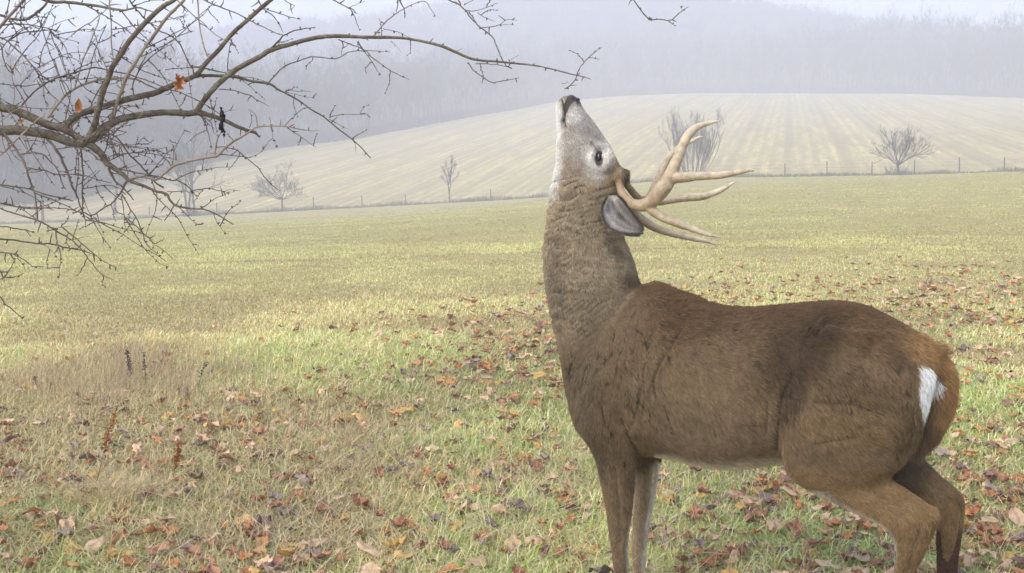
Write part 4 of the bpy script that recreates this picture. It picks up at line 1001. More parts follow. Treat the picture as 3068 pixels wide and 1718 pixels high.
def spurs(C, R, rg, dens, parts, big):
    """buds, spur knuckles and short side shoots along a branch"""
    Lc = np.concatenate([[0], np.cumsum(np.linalg.norm(np.diff(C, axis=0), axis=1))]); tot = Lc[-1]; s = rg.uniform(0, dens)
    while s < tot:
        i = min(int(np.searchsorted(Lc, s)), len(C) - 1); i = max(i, 1); f = (s - Lc[i - 1]) / max(Lc[i] - Lc[i - 1], 1e-6)
        p = C[i - 1] * (1 - f) + C[i] * f; r = R[i - 1] * (1 - f) + R[i] * f; t = C[i] - C[i - 1]; t /= max(np.linalg.norm(t), 1e-6)
        if (p[0] - TREE_AT[0]) > 1.2:
            a = rg.normal(0, 1, 3); a[1] *= 0.6; a -= a.dot(t) * t; a /= np.linalg.norm(a)
            kind = rg.random(); d = a + t * rg.uniform(-0.1, 0.7); d /= np.linalg.norm(d)
            if kind < 0.68:    # knobbly bud
                L = rg.uniform(0.003, 0.0075); c = np.array([p, p + d * (r + L * 0.5), p + d * (r + L)]); parts.append(tube_path(c, np.array([0.0022, 0.0024, 0.0009]) * rg.uniform(0.7, 1.25), 5))
            elif kind < 0.88:  # thorn or spur
                L = rg.uniform(0.012, 0.03); c = np.array([p, p + d * (r + L * 0.5) + rg.normal(0, 0.0015, 3), p + d * (r + L)]); parts.append(tube_path(c, np.array([0.002, 0.0015, 0.0006]), 5))
            else:              # side shoot with its own buds
                L = rg.uniform(0.03, 0.085) * (1.3 if big else 1); n = 5; pts = [p]; q = p; dd = d.copy()
                for k in range(n):
                    dd = dd + rg.normal(0, 0.22, 3) * [1, .6, 1]; dd /= np.linalg.norm(dd); q = q + dd * L / n; pts.append(q)
                pts = np.array(pts); parts.append(tube_path(pts, np.linspace(0.0015, 0.0006, n + 1), 5))
                for k in range(1, n + 1):
                    e = rg.normal(0, 1, 3); e /= np.linalg.norm(e); parts.append(tube_path(np.array([pts[k], pts[k] + e * 0.0025, pts[k] + e * 0.0045]), np.array([0.0014, 0.0016, 0.0006]), 4))
        s += dens * rg.uniform(0.4, 1.7)

rgT = np.random.default_rng(21)
def add_branch(frame, kind, w0, w1, pts, first=False):
    n = len(pts); sc_ = frame(100, 0)[0] - frame(0, 0)[0]; sc_ /= 100.0
    S = []
    for i, q in enumerate(pts):
        w = q[2] if len(q) > 2 else w0 + (w1 - w0) * i / max(1, n - 1)
        x, y = frame(q[0], q[1]); S.append([x, y, w * sc_])
    S = np.array(S); S[:, 2] *= (1.0 if kind in 'LB' else 0.86)
    def depth_near(x, y, lim):
        if not ALLP: return None
        A = np.array(ALLP); d = np.hypot(A[:, 0] - x, A[:, 1] - y); k = d.argmin()
        return A[k, 2] if d[k] < lim else None
    d0 = depth_near(S[0, 0], S[0, 1], 22); d1 = depth_near(S[-1, 0], S[-1, 1], 12)
    if kind == 'B' and d0 is not None and S[-1, 0] > 1200: D = np.linspace(d0, 3.17, n)
    elif d0 is None and d1 is None:
        base = 2.75 + 0.25 * math.sin(S[:, 1].mean() * 0.02 + S[:, 0].mean() * 0.013) + rgT.uniform(-0.12, 0.22)
        D = base + np.linspace(0, rgT.uniform(-0.15, 0.2), n)
    elif d0 is None: D = np.linspace(d1 + rgT.uniform(-0.12, 0.12), d1, n)
    else:
        ln = np.hypot(*(S[-1, :2] - S[0, :2])); D = d0 + np.linspace(0, 1, n) * rgT.uniform(-0.5, 0.5) * ln * 0.0009
    S = catmull(np.column_stack([S, D]), 5 if kind != 'B' else 6)
    wig = np.cumsum(rgT.normal(0, 1, (len(S), 2)), 0); wig -= np.linspace(wig[0], wig[-1], len(S)); S[:, :2] += wig * (0.9 if kind == 'T' else 0.35)
    for q in S: ALLP.append((q[0], q[1], q[3]))
    C = np.array([P(x, y, d) for x, y, w, d in S]); R = S[:, 2] * 0.5 * S[:, 3] / FPX
    parts = [tube_path(C, R, 12 if kind in 'LB' else 7, 0.05 if kind in 'LB' else 0.09, rgT)]
    spurs(C, R, rgT, 0.034 if kind == 'T' else (0.042 if kind == 'P' else 0.05), parts, kind in 'LB')
    V, Q, T = cat(parts)
    return mk('branch' if kind in 'LBP' else 'twig', V - TREE_AT, [Q, T], bark[kind], ftree)

big_n = 0
twig_parts = []
for row in BR:
    fr, kind, w0, w1, pts = row
    add_branch(fr, kind, w0, w1, pts)
# trunk and the hidden crown outside the frame that the shoots grow from
def world_branch(name, pts, mat):
    S = catmull(np.array(pts, float), 6); V, Q, T = tube_path(S[:, :3], S[:, 3], 14, 0.04, rgT)
    return mk(name, V - TREE_AT, [Q, T], mat, ftree)
pl = P(*c5(-1500, 900), 2.75); pl2 = P(*c5(-1500, 780), 2.75)
world_branch('trunk', [(-3.45,3.0,-0.1,.12),(-3.36,3.0,0.15,.095),(-3.3,3.02,0.6,.08),(-3.2,3.0,1.0,.075),(-3.05,2.98,1.35,.07),(-3.0,2.95,1.8,.06),(-2.7,2.95,2.25,.045),(-2.2,2.9,2.5,.035),(-1.4,2.9,2.6,.026),(-0.6,2.95,2.55,.018),(0.2,3.0,2.4,.012),(0.75,3.0,2.15,.007)], m_bark)
world_branch('branch', [(-3.2,3.0,1.0,.06),(-2.8,2.9,1.15,.035),(*P(*c5(-1500,900),2.8),.022),(*P(*c5(-900,945),2.85),.019)], m_bark)
world_branch('branch', [(-3.05,2.98,1.3,.05),(-2.7,2.85,1.4,.03),(*P(*c5(-1500,780),2.7),.018),(*P(*c5(-900,750),2.7),.015)], m_bark)
world_branch('branch', [(-2.7,2.95,2.2,.03),(-2.1,2.8,2.1,.02),(-1.6,2.75,1.95,.012),(-1.35,2.75,1.85,.008)], m_bark)
world_branch('branch', [(-3.1,2.98,1.2,.03),(-2.4,2.8,1.1,.016),(-1.75,2.75,1.05,.009),(-1.35,2.75,1.0,.006)], m_bark)
# fine shoots filling the left of the crown
A = np.array(ALLP); sel = A[(A[:, 0] > -120) & (A[:, 0] < 720) & (A[:, 1] < 700)]
shoot = []
for k in range(150):
    q = sel[rgT.integers(0, len(sel))]
    if rgT.random() > (1.15 - q[0] / 700): continue
    p = P(q[0], q[1], q[2]); L = rgT.uniform(0.06, 0.26); n = 8; dd = np.array([rgT.uniform(0.1, 1.0), rgT.uniform(-0.5, 0.5), rgT.normal(0.0, 0.8)]); dd /= np.linalg.norm(dd)
    pts = [p]
    for j in range(n): dd = dd + rgT.normal(0, 0.13, 3) + [0, 0, -0.02]; dd /= np.linalg.norm(dd); pts.append(pts[-1] + dd * L / n)
    C = np.array(pts); R = np.linspace(0.0017, 0.0007, n + 1)
    shoot.append(tube_path(C, R, 5, 0.08, rgT)); spurs(C, R, rgT, 0.030, shoot, False)
V, Q, T = cat(shoot)
tag(mk('fine_twigs', V - TREE_AT, [Q, T], m_twig, ftree), kind='stuff')

# leaves still hanging, and the dark dead cluster with its pale lichen
def leaf_mesh(outline, curl, rg, n=7, L=0.06, W=0.04, lobes=0, wav=0.0):
    """curled leaf blade as a small grid; outline(s) gives the half width 0..1"""
    V = []; m = 6
    for i in range(n + 1):
        s = i / n; hw = outline(s) * W / 2
        for j in range(m + 1):
            t = j / m * 2 - 1; x = t * hw * (1 + (0.0 if not lobes else 0.0)); y = (s - 0.5) * L
            z = curl[0] * (t * t) * W * 0.5 + curl[1] * (s - 0.5) ** 2 * L * 1.6 + wav * math.sin(s * 9 + t * 3) * W * 0.12 - 0.1 * abs(t) * W * 0.2
            V.append((x, y, z))
    V = np.array(V); a = np.array([[i * (m + 1) + j for j in range(m)] for i in range(n)]).ravel()
    return V, np.stack([a, a + 1, a + m + 2, a + m + 1], 1)
def rotm(ax, ay, az): return np.array(Matrix.Rotation(az, 3, 'Z') @ Matrix.Rotation(ay, 3, 'Y') @ Matrix.Rotation(ax, 3, 'X'))
m_orange, nt, b = new_mat('orange_dead_leaf', 0.7, 0.2); w_ = noise_tex(nt, obj_vec(nt), 60, 3)
nt.links.new(ramp(nt, w_, [(0.3, (0.30, 0.115, 0.04)), (0.7, (0.50, 0.235, 0.09))]), b.inputs['Base Color'])
oval = lambda s: math.sin(math.pi * min(1, max(0, s)) ** 0.85) ** 0.8
def lobed(s): return max(0.03, math.sin(math.pi * s) ** 0.7 * (0.62 + 0.38 * math.cos(s * 6 * math.pi)) + 0.05)
for (x, y, L, W, rx, ry, rz, fn, dep) in [(*c5(603,820), 0.034, 0.017, 1.45, 0.1, 0.5, oval, 2.62), (*c5(1385,655), 0.044, 0.034, 1.3, 0.5, 0.2, lobed, 2.84), (*c5(1375,610), 0.026, 0.02, 1.2, -0.5, 0.9, lobed, 2.86),
    (*c5(170,940), 0.016, 0.008, 1.3, 0.8, 0.1, oval, 2.7)]:
    v_, f_ = leaf_mesh(fn, (0.5, 0.4), rgT, 18, L, W, wav=1.0); c = P(x, y, dep)
    stem = tube_path(np.array([c + (0, 0, L * 0.5), c + (0.002, 0, L * 0.5 + 0.012)]), np.array([0.0007, 0.0006]), 4)
    lf = mk('leaf', (v_ @ rotm(rx, ry, rz).T) + c - TREE_AT, f_, m_orange, ftree)
dead = []
for k in range(46):
    s = k / 45; c = P(*c5(1703 + 25 * s + 6 * math.sin(s * 9), 830 + 280 * s), 2.93); wd = 0.0055 * math.sin(math.pi * min(1, s * 1.05 + 0.08)) + 0.001
    v_, q_, t_ = blob(c + rgT.normal(0, wd * 0.5, 3), np.array([1, 1, 1.3]) * wd * rgT.uniform(0.5, 1.0), n=5); dead.append((v_, q_, t_))
V, Q, T = cat(dead); m_dead, nt, b = new_mat('black_withered_fruit', 0.8, 0.1); b.inputs['Base Color'].default_value = (0.03, 0.024, 0.022, 1)
mk('withered_cluster', V - TREE_AT, [Q, T], m_dead, ftree)

# ------------------------------------------------------------------ trees and fence along the field boundary
def gz(x, y): return float(height(np.array([x]), np.array([y]))[0])
def at_ground(px, r):
    a = math.atan((px - 1534) / FPX); x, y = r * math.sin(a), r * math.cos(a); return np.array([x, y, gz(x, y)])
def hedge_tree(px, r, label, stems, H, spread, up, kids, minr, seed, curve=0.25, rad=0.013, shrink=0.62, lean=0.15, base=0.0, trunk_h=0.0, name='bare_tree', cat_='tree', brush=0, maxl=3):
    rg = np.random.default_rng(seed); o = at_ground(px, r); t = empty(name, o); segs = []
    if trunk_h:
        segs.append([0, 0, -0.4, 0.03, 0, trunk_h * 0.5, H * 0.028, H * 0.022, 0]); segs.append([0.03, 0, trunk_h * 0.5, 0, 0.02, trunk_h, H * 0.022, H * 0.02, 0])
    for k in range(stems):
        az = 2 * math.pi * k / stems + rg.uniform(-0.3, 0.3); ln = lean * rg.uniform(0.2, 1.3)
        d = np.array([math.cos(az) * math.sin(ln), math.sin(az) * math.sin(ln), math.cos(ln)])
        st = np.array([math.cos(az) * base, math.sin(az) * base, trunk_h - (0.3 if not trunk_h else 0)])
        grow(rg, segs, st, d, H * rg.uniform(0.7, 1.0) - trunk_h, H * rad, 0, maxl, kids, spread, up, minr, curve, 0.45, 6, shrink)
    S = np.array(segs); lv = S[:, 8]
    V, F = tubes(S[lv == 0][:, :8], 6); mk('trunk', V, F, m_bark_far, t)
    V, F = tubes(S[lv > 0][:, :8], 3); mk('crown', V, F, m_bark_far, t)
    if brush:
        bs = []
        for k in range(brush):
            q = np.array([rg.normal(0, 0.5), rg.normal(0, 0.5), 0.0]); d = rg.normal(0, 0.5, 3) + [0, 0, 0.9]; d /= np.linalg.norm(d); bs.append([*q, *(q + d * rg.uniform(0.3, 1.1)), 0.02, 0.01])
        V, F = tubes(bs, 3); mk('undergrowth', V, F, m_bark_far, t)
    tag(t, label, cat_); return t
hedge_tree(574, 118, 'tall twin-stemmed bare tree at the meadow edge, behind the drooping twigs', 3, 10.5, 0.85, 0.35, [13, 8, 4], 0.011, 1, lean=0.07, base=0.35, shrink=0.4, brush=160)
hedge_tree(846, 118.5, 'small bare tree with a low wide crown standing on the fence line, left of centre', 11, 4.7, 0.65, 0.12, [8, 6, 4], 0.007, 2, rad=0.010, lean=1.25, trunk_h=1.3, shrink=0.5, brush=12)
hedge_tree(1347, 116, 'spindly bare sapling on the fence line just left of the deer', 4, 4.2, 0.5, 0.5, [7, 6, 4], 0.006, 3, lean=0.25, trunk_h=0.7, shrink=0.45)
hedge_tree(2073, 106, 'rounded many-stemmed bare bush behind the antlers', 28, 5.3, 0.36, 0.7, [7, 5, 4], 0.004, 4, curve=0.14, rad=0.0055, lean=0.75, base=0.35, shrink=0.5, name='bare_shrub', cat_='shrub', brush=50)
hedge_tree(2684, 103.5, 'bare vase-shaped tree on the fence line above the deer rump', 10, 4.5, 0.5, 0.25, [7, 6, 4], 0.006, 5, rad=0.010, lean=1.05, trunk_h=0.9, shrink=0.52, brush=80)
hedge_tree(345, 126, 'tall thin bare tree at the corner of the wood, behind the left twigs', 1, 13, 0.7, 0.4, [14, 6, 4], 0.02, 6, lean=0.05, shrink=0.35)
hedge_tree(120, 120, 'bare tree at the far left edge of the meadow', 2, 12, 0.7, 0.4, [12, 6, 4], 0.02, 7, lean=0.1, base=0.3, shrink=0.38)

m_post, nt, b = new_mat('weathered_post', 0.9, 0.1); b.inputs['Base Color'].default_value = (0.10, 0.085, 0.075, 1)
m_wire, nt, b = new_mat('fence_wire', 0.5, 0.4); b.inputs['Base Color'].default_value = (0.12, 0.12, 0.12, 1); b.inputs['Metallic'].default_value = 0.6
fence_o = at_ground(2347, float(np.interp(2347, KX, R_F)) - 0.6); fence = empty('wire_fence', fence_o)
tag(fence, 'thin posts and wire of the fence along the foot of the stubble field', 'fence')
posts_px = [2347, 2472, 2606, 2732, 2866, 3000, 3128] + [940, 1085, 1215, 448, 650, 1470]
prev = None; rgf = np.random.default_rng(8)
pts_f = []
for px in sorted(posts_px):
    q = at_ground(px, float(np.interp(px, KX, R_F)) - 0.6); hgt = 1.25 + rgf.uniform(-0.1, 0.15); pts_f.append((q, hgt))
    g = tube_path(np.array([q - (0, 0, 0.3), q + (0.02, 0, hgt * 0.5), q + (rgf.uniform(-.04, .04), 0, hgt), q + (0.0, 0, hgt + 0.02)]), np.array([0.055, 0.052, 0.05, 0.03]), 7)
    mk('post', g[0] - fence_o, [g[1], g[2]], m_post, fence)
for hw in (0.45, 0.8, 1.1):
    C = []
    for (q, hh), (q2, hh2) in zip(pts_f[:-1], pts_f[1:]):
        for t in np.linspace(0, 1, 12)[:-1]:
            w = q * (1 - t) + q2 * t; w = np.array([w[0], w[1], gz(w[0], w[1]) + hw - 0.04 * math.sin(math.pi * t)]); C.append(w)
    C = np.array(C); g = tube_path(C, np.full(len(C), 0.004), 4); mk('wire', g[0] - fence_o, [g[1], g[2]], m_wire, fence)

# rough unmown strip of weeds under the fence and along the wood edge
bs = []; cs = []
rg = np.random.default_rng(31)
for k in range(9000):
    px = rg.uniform(-100, 3150); rf = float(np.interp(px, KX, R_F)); r = rf - 0.8 + rg.normal(0, 0.7)
    q = at_ground(px, r) if k % 6 == 0 else None
    if q is None: a = math.atan((px - 1534) / FPX); q = np.array([r * math.sin(a), r * math.cos(a), gz(r * math.sin(a), r * math.cos(a))])
    hgt = rg.uniform(0.12, 0.42) * (1.5 if (px > 600 and px < 1500 and rg.random() < 0.06) else 1) * (0.5 + noise(np.array([[px / 60.0, 0, 0]]), 1, 3)[0])
    d = np.array([rg.normal(0, .4), rg.normal(0, .4), 1]); bs.append([*q, *(q + d * hgt), 0.03, 0.006])
V, F = tubes(bs, 3)
m_weed, nt, b = new_mat('rough_weeds', 0.95, 0.05); w_ = noise_tex(nt, obj_vec(nt), 0.8, 4)
nt.links.new(ramp(nt, w_, [(0.3, (0.11, 0.12, 0.06)), (0.55, (0.20, 0.18, 0.10)), (0.75, (0.30, 0.24, 0.15))]), b.inputs['Base Color'])
tag(mk('rough_grass', V, F, m_weed, smooth=False), 'strip of rough weeds growing under the fence', 'grass', kind='stuff')
bs = []
for k in range(15000):
    px = rg.uniform(-100, 3150); a = math.atan((px - 1534) / FPX); r = float(np.interp(px, KX, R_E)) + rg.uniform(-2.5, 9)
    x, y = r * math.sin(a), r * math.cos(a); q = np.array([x, y, 0.0]); 
    bs.append([x, y, 0, rg.normal(0, .5), rg.normal(0, .5), rg.uniform(0.5, 2.2)])
bs = np.array(bs); z = height(bs[:, 0], bs[:, 1]); p0 = np.stack([bs[:, 0], bs[:, 1], z - 0.1], 1); p1 = p0 + np.stack([bs[:, 3], bs[:, 4], np.ones(len(bs))], 1) * bs[:, 5:6]
V, F = tubes(np.column_stack([p0, p1, np.full(len(bs), .07), np.full(len(bs), .02)]), 3)
m_brush, nt, b = new_mat('woodland_brush', 0.95, 0.05); w_ = noise_tex(nt, obj_vec(nt), 0.12, 4)
nt.links.new(ramp(nt, w_, [(0.35, (0.085, 0.065, 0.05)), (0.7, (0.20, 0.155, 0.11))]), b.inputs['Base Color'])
tag(mk('undergrowth', V, F, m_brush, smooth=False), 'leafless brush growing along the foot of the wood', 'undergrowth', kind='stuff')

# ------------------------------------------------------------------ grass
rgG = np.random.default_rng(44)
def leafiness(x, y):
    """how thickly leaves lie: a broad drift from lower left up to the right"""
    r = np.hypot(x, y); p = np.stack([x, y], 1)
    n = fbm(p, 0.55, 71, 3)
    far = sstep(13.0, 7.5, r + sstep(0.5, -1.5, x) * 2.6 - np.clip(x, 0, 6) * 0.9)
    left = 0.30 + 0.70 * sstep(-1.7, -0.2, x * 4.5 / np.maximum(r, 1))
    return np.clip(far * left * (0.42 + 0.95 * sstep(0.38, 0.64, n)), 0, 1.5)

def scatter(n, r0, r1, amax=31.0, power=1.0):
    a = np.radians(rgG.uniform(-amax, amax, n)); u_ = rgG.random(n)
    r = r0 + (r1 - r0) * u_ ** power
    return r * np.sin(a), r * np.cos(a), r

def blades(n, r0, r1, hmin, hmax, w, power=1.0, lean=0.8, seed=0, amax=31.0, dry=0.5, clump=0.06, hfn=None):
    x, y, r = scatter(int(n * 0.24), r0, r1, amax, power)
    rep = 5; x = np.repeat(x, rep) + rgG.normal(0, clump, len(x) * rep); y = np.repeat(y, rep) + rgG.normal(0, clump, len(y) * rep)
    r = np.hypot(x, y); k = (r > 0.4); x, y, r = x[k], y[k], r[k]; n = len(x)
    z = height(x, y); p = np.stack([x, y], 1)
    g1 = fbm(p, 1.1, 91, 3); g2 = fbm(p, 0.30, 92, 3); g3 = noise(p, 5.0, 93)
    green = sstep(0.36, 0.62, 0.55 * g1 + 0.3 * g2 + 0.15 * g3 + rgG.normal(0, 0.07, n))
    green = green * (0.5 + 0.6 * sstep(12, 5, r))
    H = rgG.uniform(hmin, hmax, n) * (0.65 + 0.75 * g1) * (1 - 0.35 * sstep(5, 12, r))
    if hfn is not None: H = H * hfn(x, y)
    az = rgG.uniform(0, 2 * math.pi, n); ln = np.abs(rgG.normal(0, lean, n)) + 0.3; ln = np.where(ln > 1.5, rgG.uniform(0.7, 1.5, n), ln)
    d = np.stack([np.cos(az), np.sin(az)], 1); side = np.stack([-d[:, 1], d[:, 0]], 1)
    # blade curve: rises then droops
    V = []; ts = (0.0, 0.4, 0.75, 1.0)
    for t in ts:
        hor = np.sin(ln) * t * (0.5 + 0.7 * t); ver = np.cos(ln) * t + 0.25 * np.sin(ln) * math.sin(t * math.pi) - 0.15 * t * t
        c = np.stack([x + d[:, 0] * hor * H, y + d[:, 1] * hor * H, z + 0.0 + ver * H], 1)
        ww = (w * rgG.uniform(0.6, 1.3, n) if t == 0 else W0) ; W0 = ww
        wt = W0 * (1.0, 0.95, 0.6, 0.0)[ts.index(t)] * (1 + 0.10 * np.maximum(r - 4, 0))
        if t < 1: V += [c - np.column_stack([side, np.zeros(n)]) * wt[:, None] / 2, c + np.column_stack([side, np.zeros(n)]) * wt[:, None] / 2]
        else: V.append(c)
    V = np.stack(V, 1)                      # n, 7, 3
    b0 = np.arange(n)[:, None] * 7
    Q = np.concatenate([b0 + np.array([[0, 1, 3, 2]]), b0 + np.array([[2, 3, 5, 4]])]); T = b0 + np.array([[4, 5, 6]])
    straw = np.array([[0.72, 0.58, 0.24]]); pale = np.array([[0.82, 0.74, 0.46]]); gr = np.array([[0.37, 0.44, 0.10]]); gr2 = np.array([[0.54, 0.60, 0.30]]); tan = np.array([[0.58, 0.38, 0.19]])
    m1 = rgG.random((n, 1)); m2 = rgG.random((n, 1))
    dryc = straw * m1 + pale * (1 - m1); dryc = np.where(m2 < 0.10, tan, dryc)
    grc = gr * m1 + gr2 * (1 - m1)
    isg = (rgG.random((n, 1)) < green[:, None] * (1.25 - dry))
    C = np.where(isg, grc, dryc) * rgG.uniform(0.75, 1.2, (n, 1))
    C = C * (0.78 + 0.42 * sstep(0.3, 0.7, g1))[:, None]
    fd = (0.7 * sstep(7, 26, r))[:, None]; mean = np.array([[0.60, 0.545, 0.275]]) * (0.80 + 0.4 * sstep(0.3, 0.7, g2))[:, None] + np.array([[-0.07, 0.02, -0.05]]) * (green[:, None] * 1.6)
    C = C * (1 - fd) + mean * fd
    C = np.repeat(C[:, None], 7, 1); C[:, :2] *= 0.6  # lower part of each blade darkened: shade between the blades painted in
    return V.reshape(-1, 3), Q, T, C.reshape(-1, 3)
def weedy(x, y): return 1 + 0.5 * np.exp(-((x + 1.3) / 1.2) ** 2) * sstep(8.5, 7.5, y) * sstep(3, 4, y)
G = [blades(350000, 2.3, 8.5, 0.035, 0.10, 0.0032, 1.0, 1.1, hfn=weedy, dry=0.38, amax=37), blades(75000, 6.0, 11.5, 0.04, 0.10, 0.003, 1.0, 1.0, amax=37), blades(210000, 7.8, 21, 0.035, 0.075, 0.0032, 1.3, 0.8, dry=0.55, amax=35), blades(150000, 17, 105, 0.04, 0.09, 0.004, 2.0, 0.7, dry=0.6, amax=34)]
o = 0; Vs, Qs, Ts, Cs = [], [], [], []
for V, Q, T, C in G: Vs.append(V); Qs.append(Q + o); Ts.append(T + o); Cs.append(C); o += len(V)
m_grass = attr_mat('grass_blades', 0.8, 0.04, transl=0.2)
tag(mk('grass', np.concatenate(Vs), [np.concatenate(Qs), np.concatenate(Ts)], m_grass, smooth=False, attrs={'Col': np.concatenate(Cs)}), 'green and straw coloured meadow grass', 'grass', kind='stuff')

# ------------------------------------------------------------------ fallen leaves
def out_oak(s): return max(0.05, math.sin(math.pi * s) ** 0.6 * (0.66 + 0.34 * math.cos(s * 7 * math.pi + 0.5)))
def out_maple(s): return max(0.04, (math.sin(math.pi * min(1, s * 1.02)) ** 0.5) * (0.72 + 0.28 * math.cos(s * 5 * math.pi)) * (1.1 - 0.35 * s))
def out_oval(s): return math.sin(math.pi * s ** 0.8) ** 0.75
KINDS = [('rust orange', (0.36, 0.15, 0.06), (0.56, 0.28, 0.13), 4), ('dark purplish brown', (0.17, 0.095, 0.07), (0.27, 0.17, 0.13), 3), ('pale buff', (0.55, 0.36, 0.22), (0.70, 0.51, 0.34), 6),
         ('slate grey', (0.22, 0.165, 0.145), (0.34, 0.27, 0.235), 2), ('reddish brown', (0.32, 0.15, 0.085), (0.48, 0.25, 0.15), 5), ('yellow ochre', (0.50, 0.29, 0.08), (0.62, 0.42, 0.17), 2)]
m_leaf = attr_mat('fallen_leaf', 0.7, 0.12, bump=(90, 0.5, 0.002), transl=0.12)
LP = []
for ki, (nm, ca_, cb_, wt) in enumerate(KINDS):
    for vi in range(4):
        shape = (out_oak, out_oval, out_maple, out_oval)[(vi + ki) % 4]; L = rgG.uniform(0.075, 0.115); W = L * (0.62 if shape is not out_maple else 0.95) * rgG.uniform(0.85, 1.15)
        curl = (rgG.uniform(-0.25, 0.6), rgG.uniform(-0.3, 0.5)); v_, f_ = leaf_mesh(shape, curl, rgG, 16, L, W, wav=rgG.uniform(0.4, 1.6))
        v_[:, 2] -= v_[:, 2].min()
        t = fbm(v_, 35, 200 + vi + ki * 7, 3)[:, None]; C = np.array(ca_) * (1 - t) + np.array(cb_) * t
        C *= (1 - 0.3 * np.exp(-(v_[:, :1] / 0.0016) ** 2))
        st = tube_path(np.array([[0, -L / 2, v_[3, 2]], [0.003, -L * 0.62, v_[3, 2] + 0.003], [0.0, -L * 0.75, 0.002]]), np.array([0.0011, 0.001, 0.0008]), 4)
        Va = np.concatenate([v_, st[0]]); Ca = np.concatenate([C, np.tile(np.array(ca_) * 0.8, (len(st[0]), 1))])
        LP.append((ki, Va, [np.concatenate([f_, st[1] + len(v_)]), st[2] + len(v_)], Ca, mesh_data('fallen_leaf', Va, [np.concatenate([f_, st[1] + len(v_)]), st[2] + len(v_)], m_leaf, True, {'Col': Ca})))
wts = np.array([KINDS[k[0]][3] for k in LP], float); wts /= wts.sum()
# candidate positions, kept where leaves drift
x, y, r = scatter(30000, 2.4, 15.5, 30.0, 1.15)
keep = rgG.random(len(x)) < (leafiness(x, y) * 0.36 + 0.03 * (r < 7)) * np.clip(1.3 - (r - 3) * 0.085, 0.35, 1.3)
x, y, r = x[keep], y[keep], r[keep]; z = height(x, y)
lift = rgG.uniform(0.024, 0.062, len(x)) * np.clip(1.25 - r * 0.05, 0.55, 1.05); order = np.argsort(r)
# the ones that can be seen in the picture and show largest come first
pxs = 1534 + FPX * x / (y * math.cos(PITCH) + 1.35 * math.sin(PITCH)); pys = np.array([ground_pixel(yy) for yy in y])
vis = (pxs > 10) & (pxs < 3058) & (pys < 1700)
cand = [i for i in order if vis[i]]; near_set = set(cand[:300])
print('leaves', len(x), 'visible', len(cand), 'nearest range', r[cand[0]], r[cand[299]])
def zone(px, py):
    if px < 500: a = 'at the bottom left' if py > 1450 else 'on the left'
    elif px < 1000: a = 'left of centre, low down' if py > 1450 else 'left of centre'
    elif px < 1500: a = 'in front of the deer, low down' if py > 1450 else 'in front of the deer'
    elif px < 1780: a = 'just before the deer forelegs'
    elif px < 2340: a = 'under the deer belly'
    elif px < 2760: a = 'beneath the deer haunches'
    else: a = 'behind the deer hind legs' if py > 1400 else 'beside the deer rump'
    return a
Vs, Qs, Ts, Cs = [], [], [], []; o = 0; nleaf = 0
for i in range(len(x)):
    k = int(rgG.choice(len(LP), p=wts)); ki, V, Fq, C, me = LP[k]; s = rgG.uniform(0.5, 0.98)
    rx, ry, rz = rgG.normal(0, 0.22), rgG.normal(0, 0.22), rgG.uniform(0, 6.28)
    if rgG.random() < 0.12: rx += 3.14; lz = 0.02
    if i in near_set:
        ob = bpy.data.objects.new('fallen_leaf', me); link(ob); ob.location = (x[i], y[i], z[i] + lift[i]); ob.rotation_euler = (rx, ry, rz); ob.scale = (s, s, s)
        curlw = 'curled ' if abs(rx) > 0.3 or abs(ry) > 0.3 else 'flat '
        kindw = {0: 'lobed ', 1: 'oval ', 2: 'broad ', 3: 'narrow '}[(k % 4 + ki) % 4]
        sz = 'large ' if s > 0.86 else ('small ' if s < 0.62 else '')
        tag(ob, sz + curlw + KINDS[ki][0] + ' ' + kindw + 'leaf ' + zone(pxs[i], pys[i]), 'leaf', 'leaves fallen on the meadow grass'); nleaf += 1
    else:
        W = (V * s) @ rotm(rx, ry, rz).T + np.array([x[i], y[i], z[i] + lift[i]])
        Vs.append(W); Qs.append(Fq[0] + o); Ts.append(Fq[1] + o); Cs.append(C * rgG.uniform(0.75, 1.25)); o += len(V)
tag(mk('leaf_litter', np.concatenate(Vs), [np.concatenate(Qs), np.concatenate(Ts)], m_leaf, attrs={'Col': np.concatenate(Cs)}), 'scattered autumn leaves further out on the meadow', 'leaves', kind='stuff')

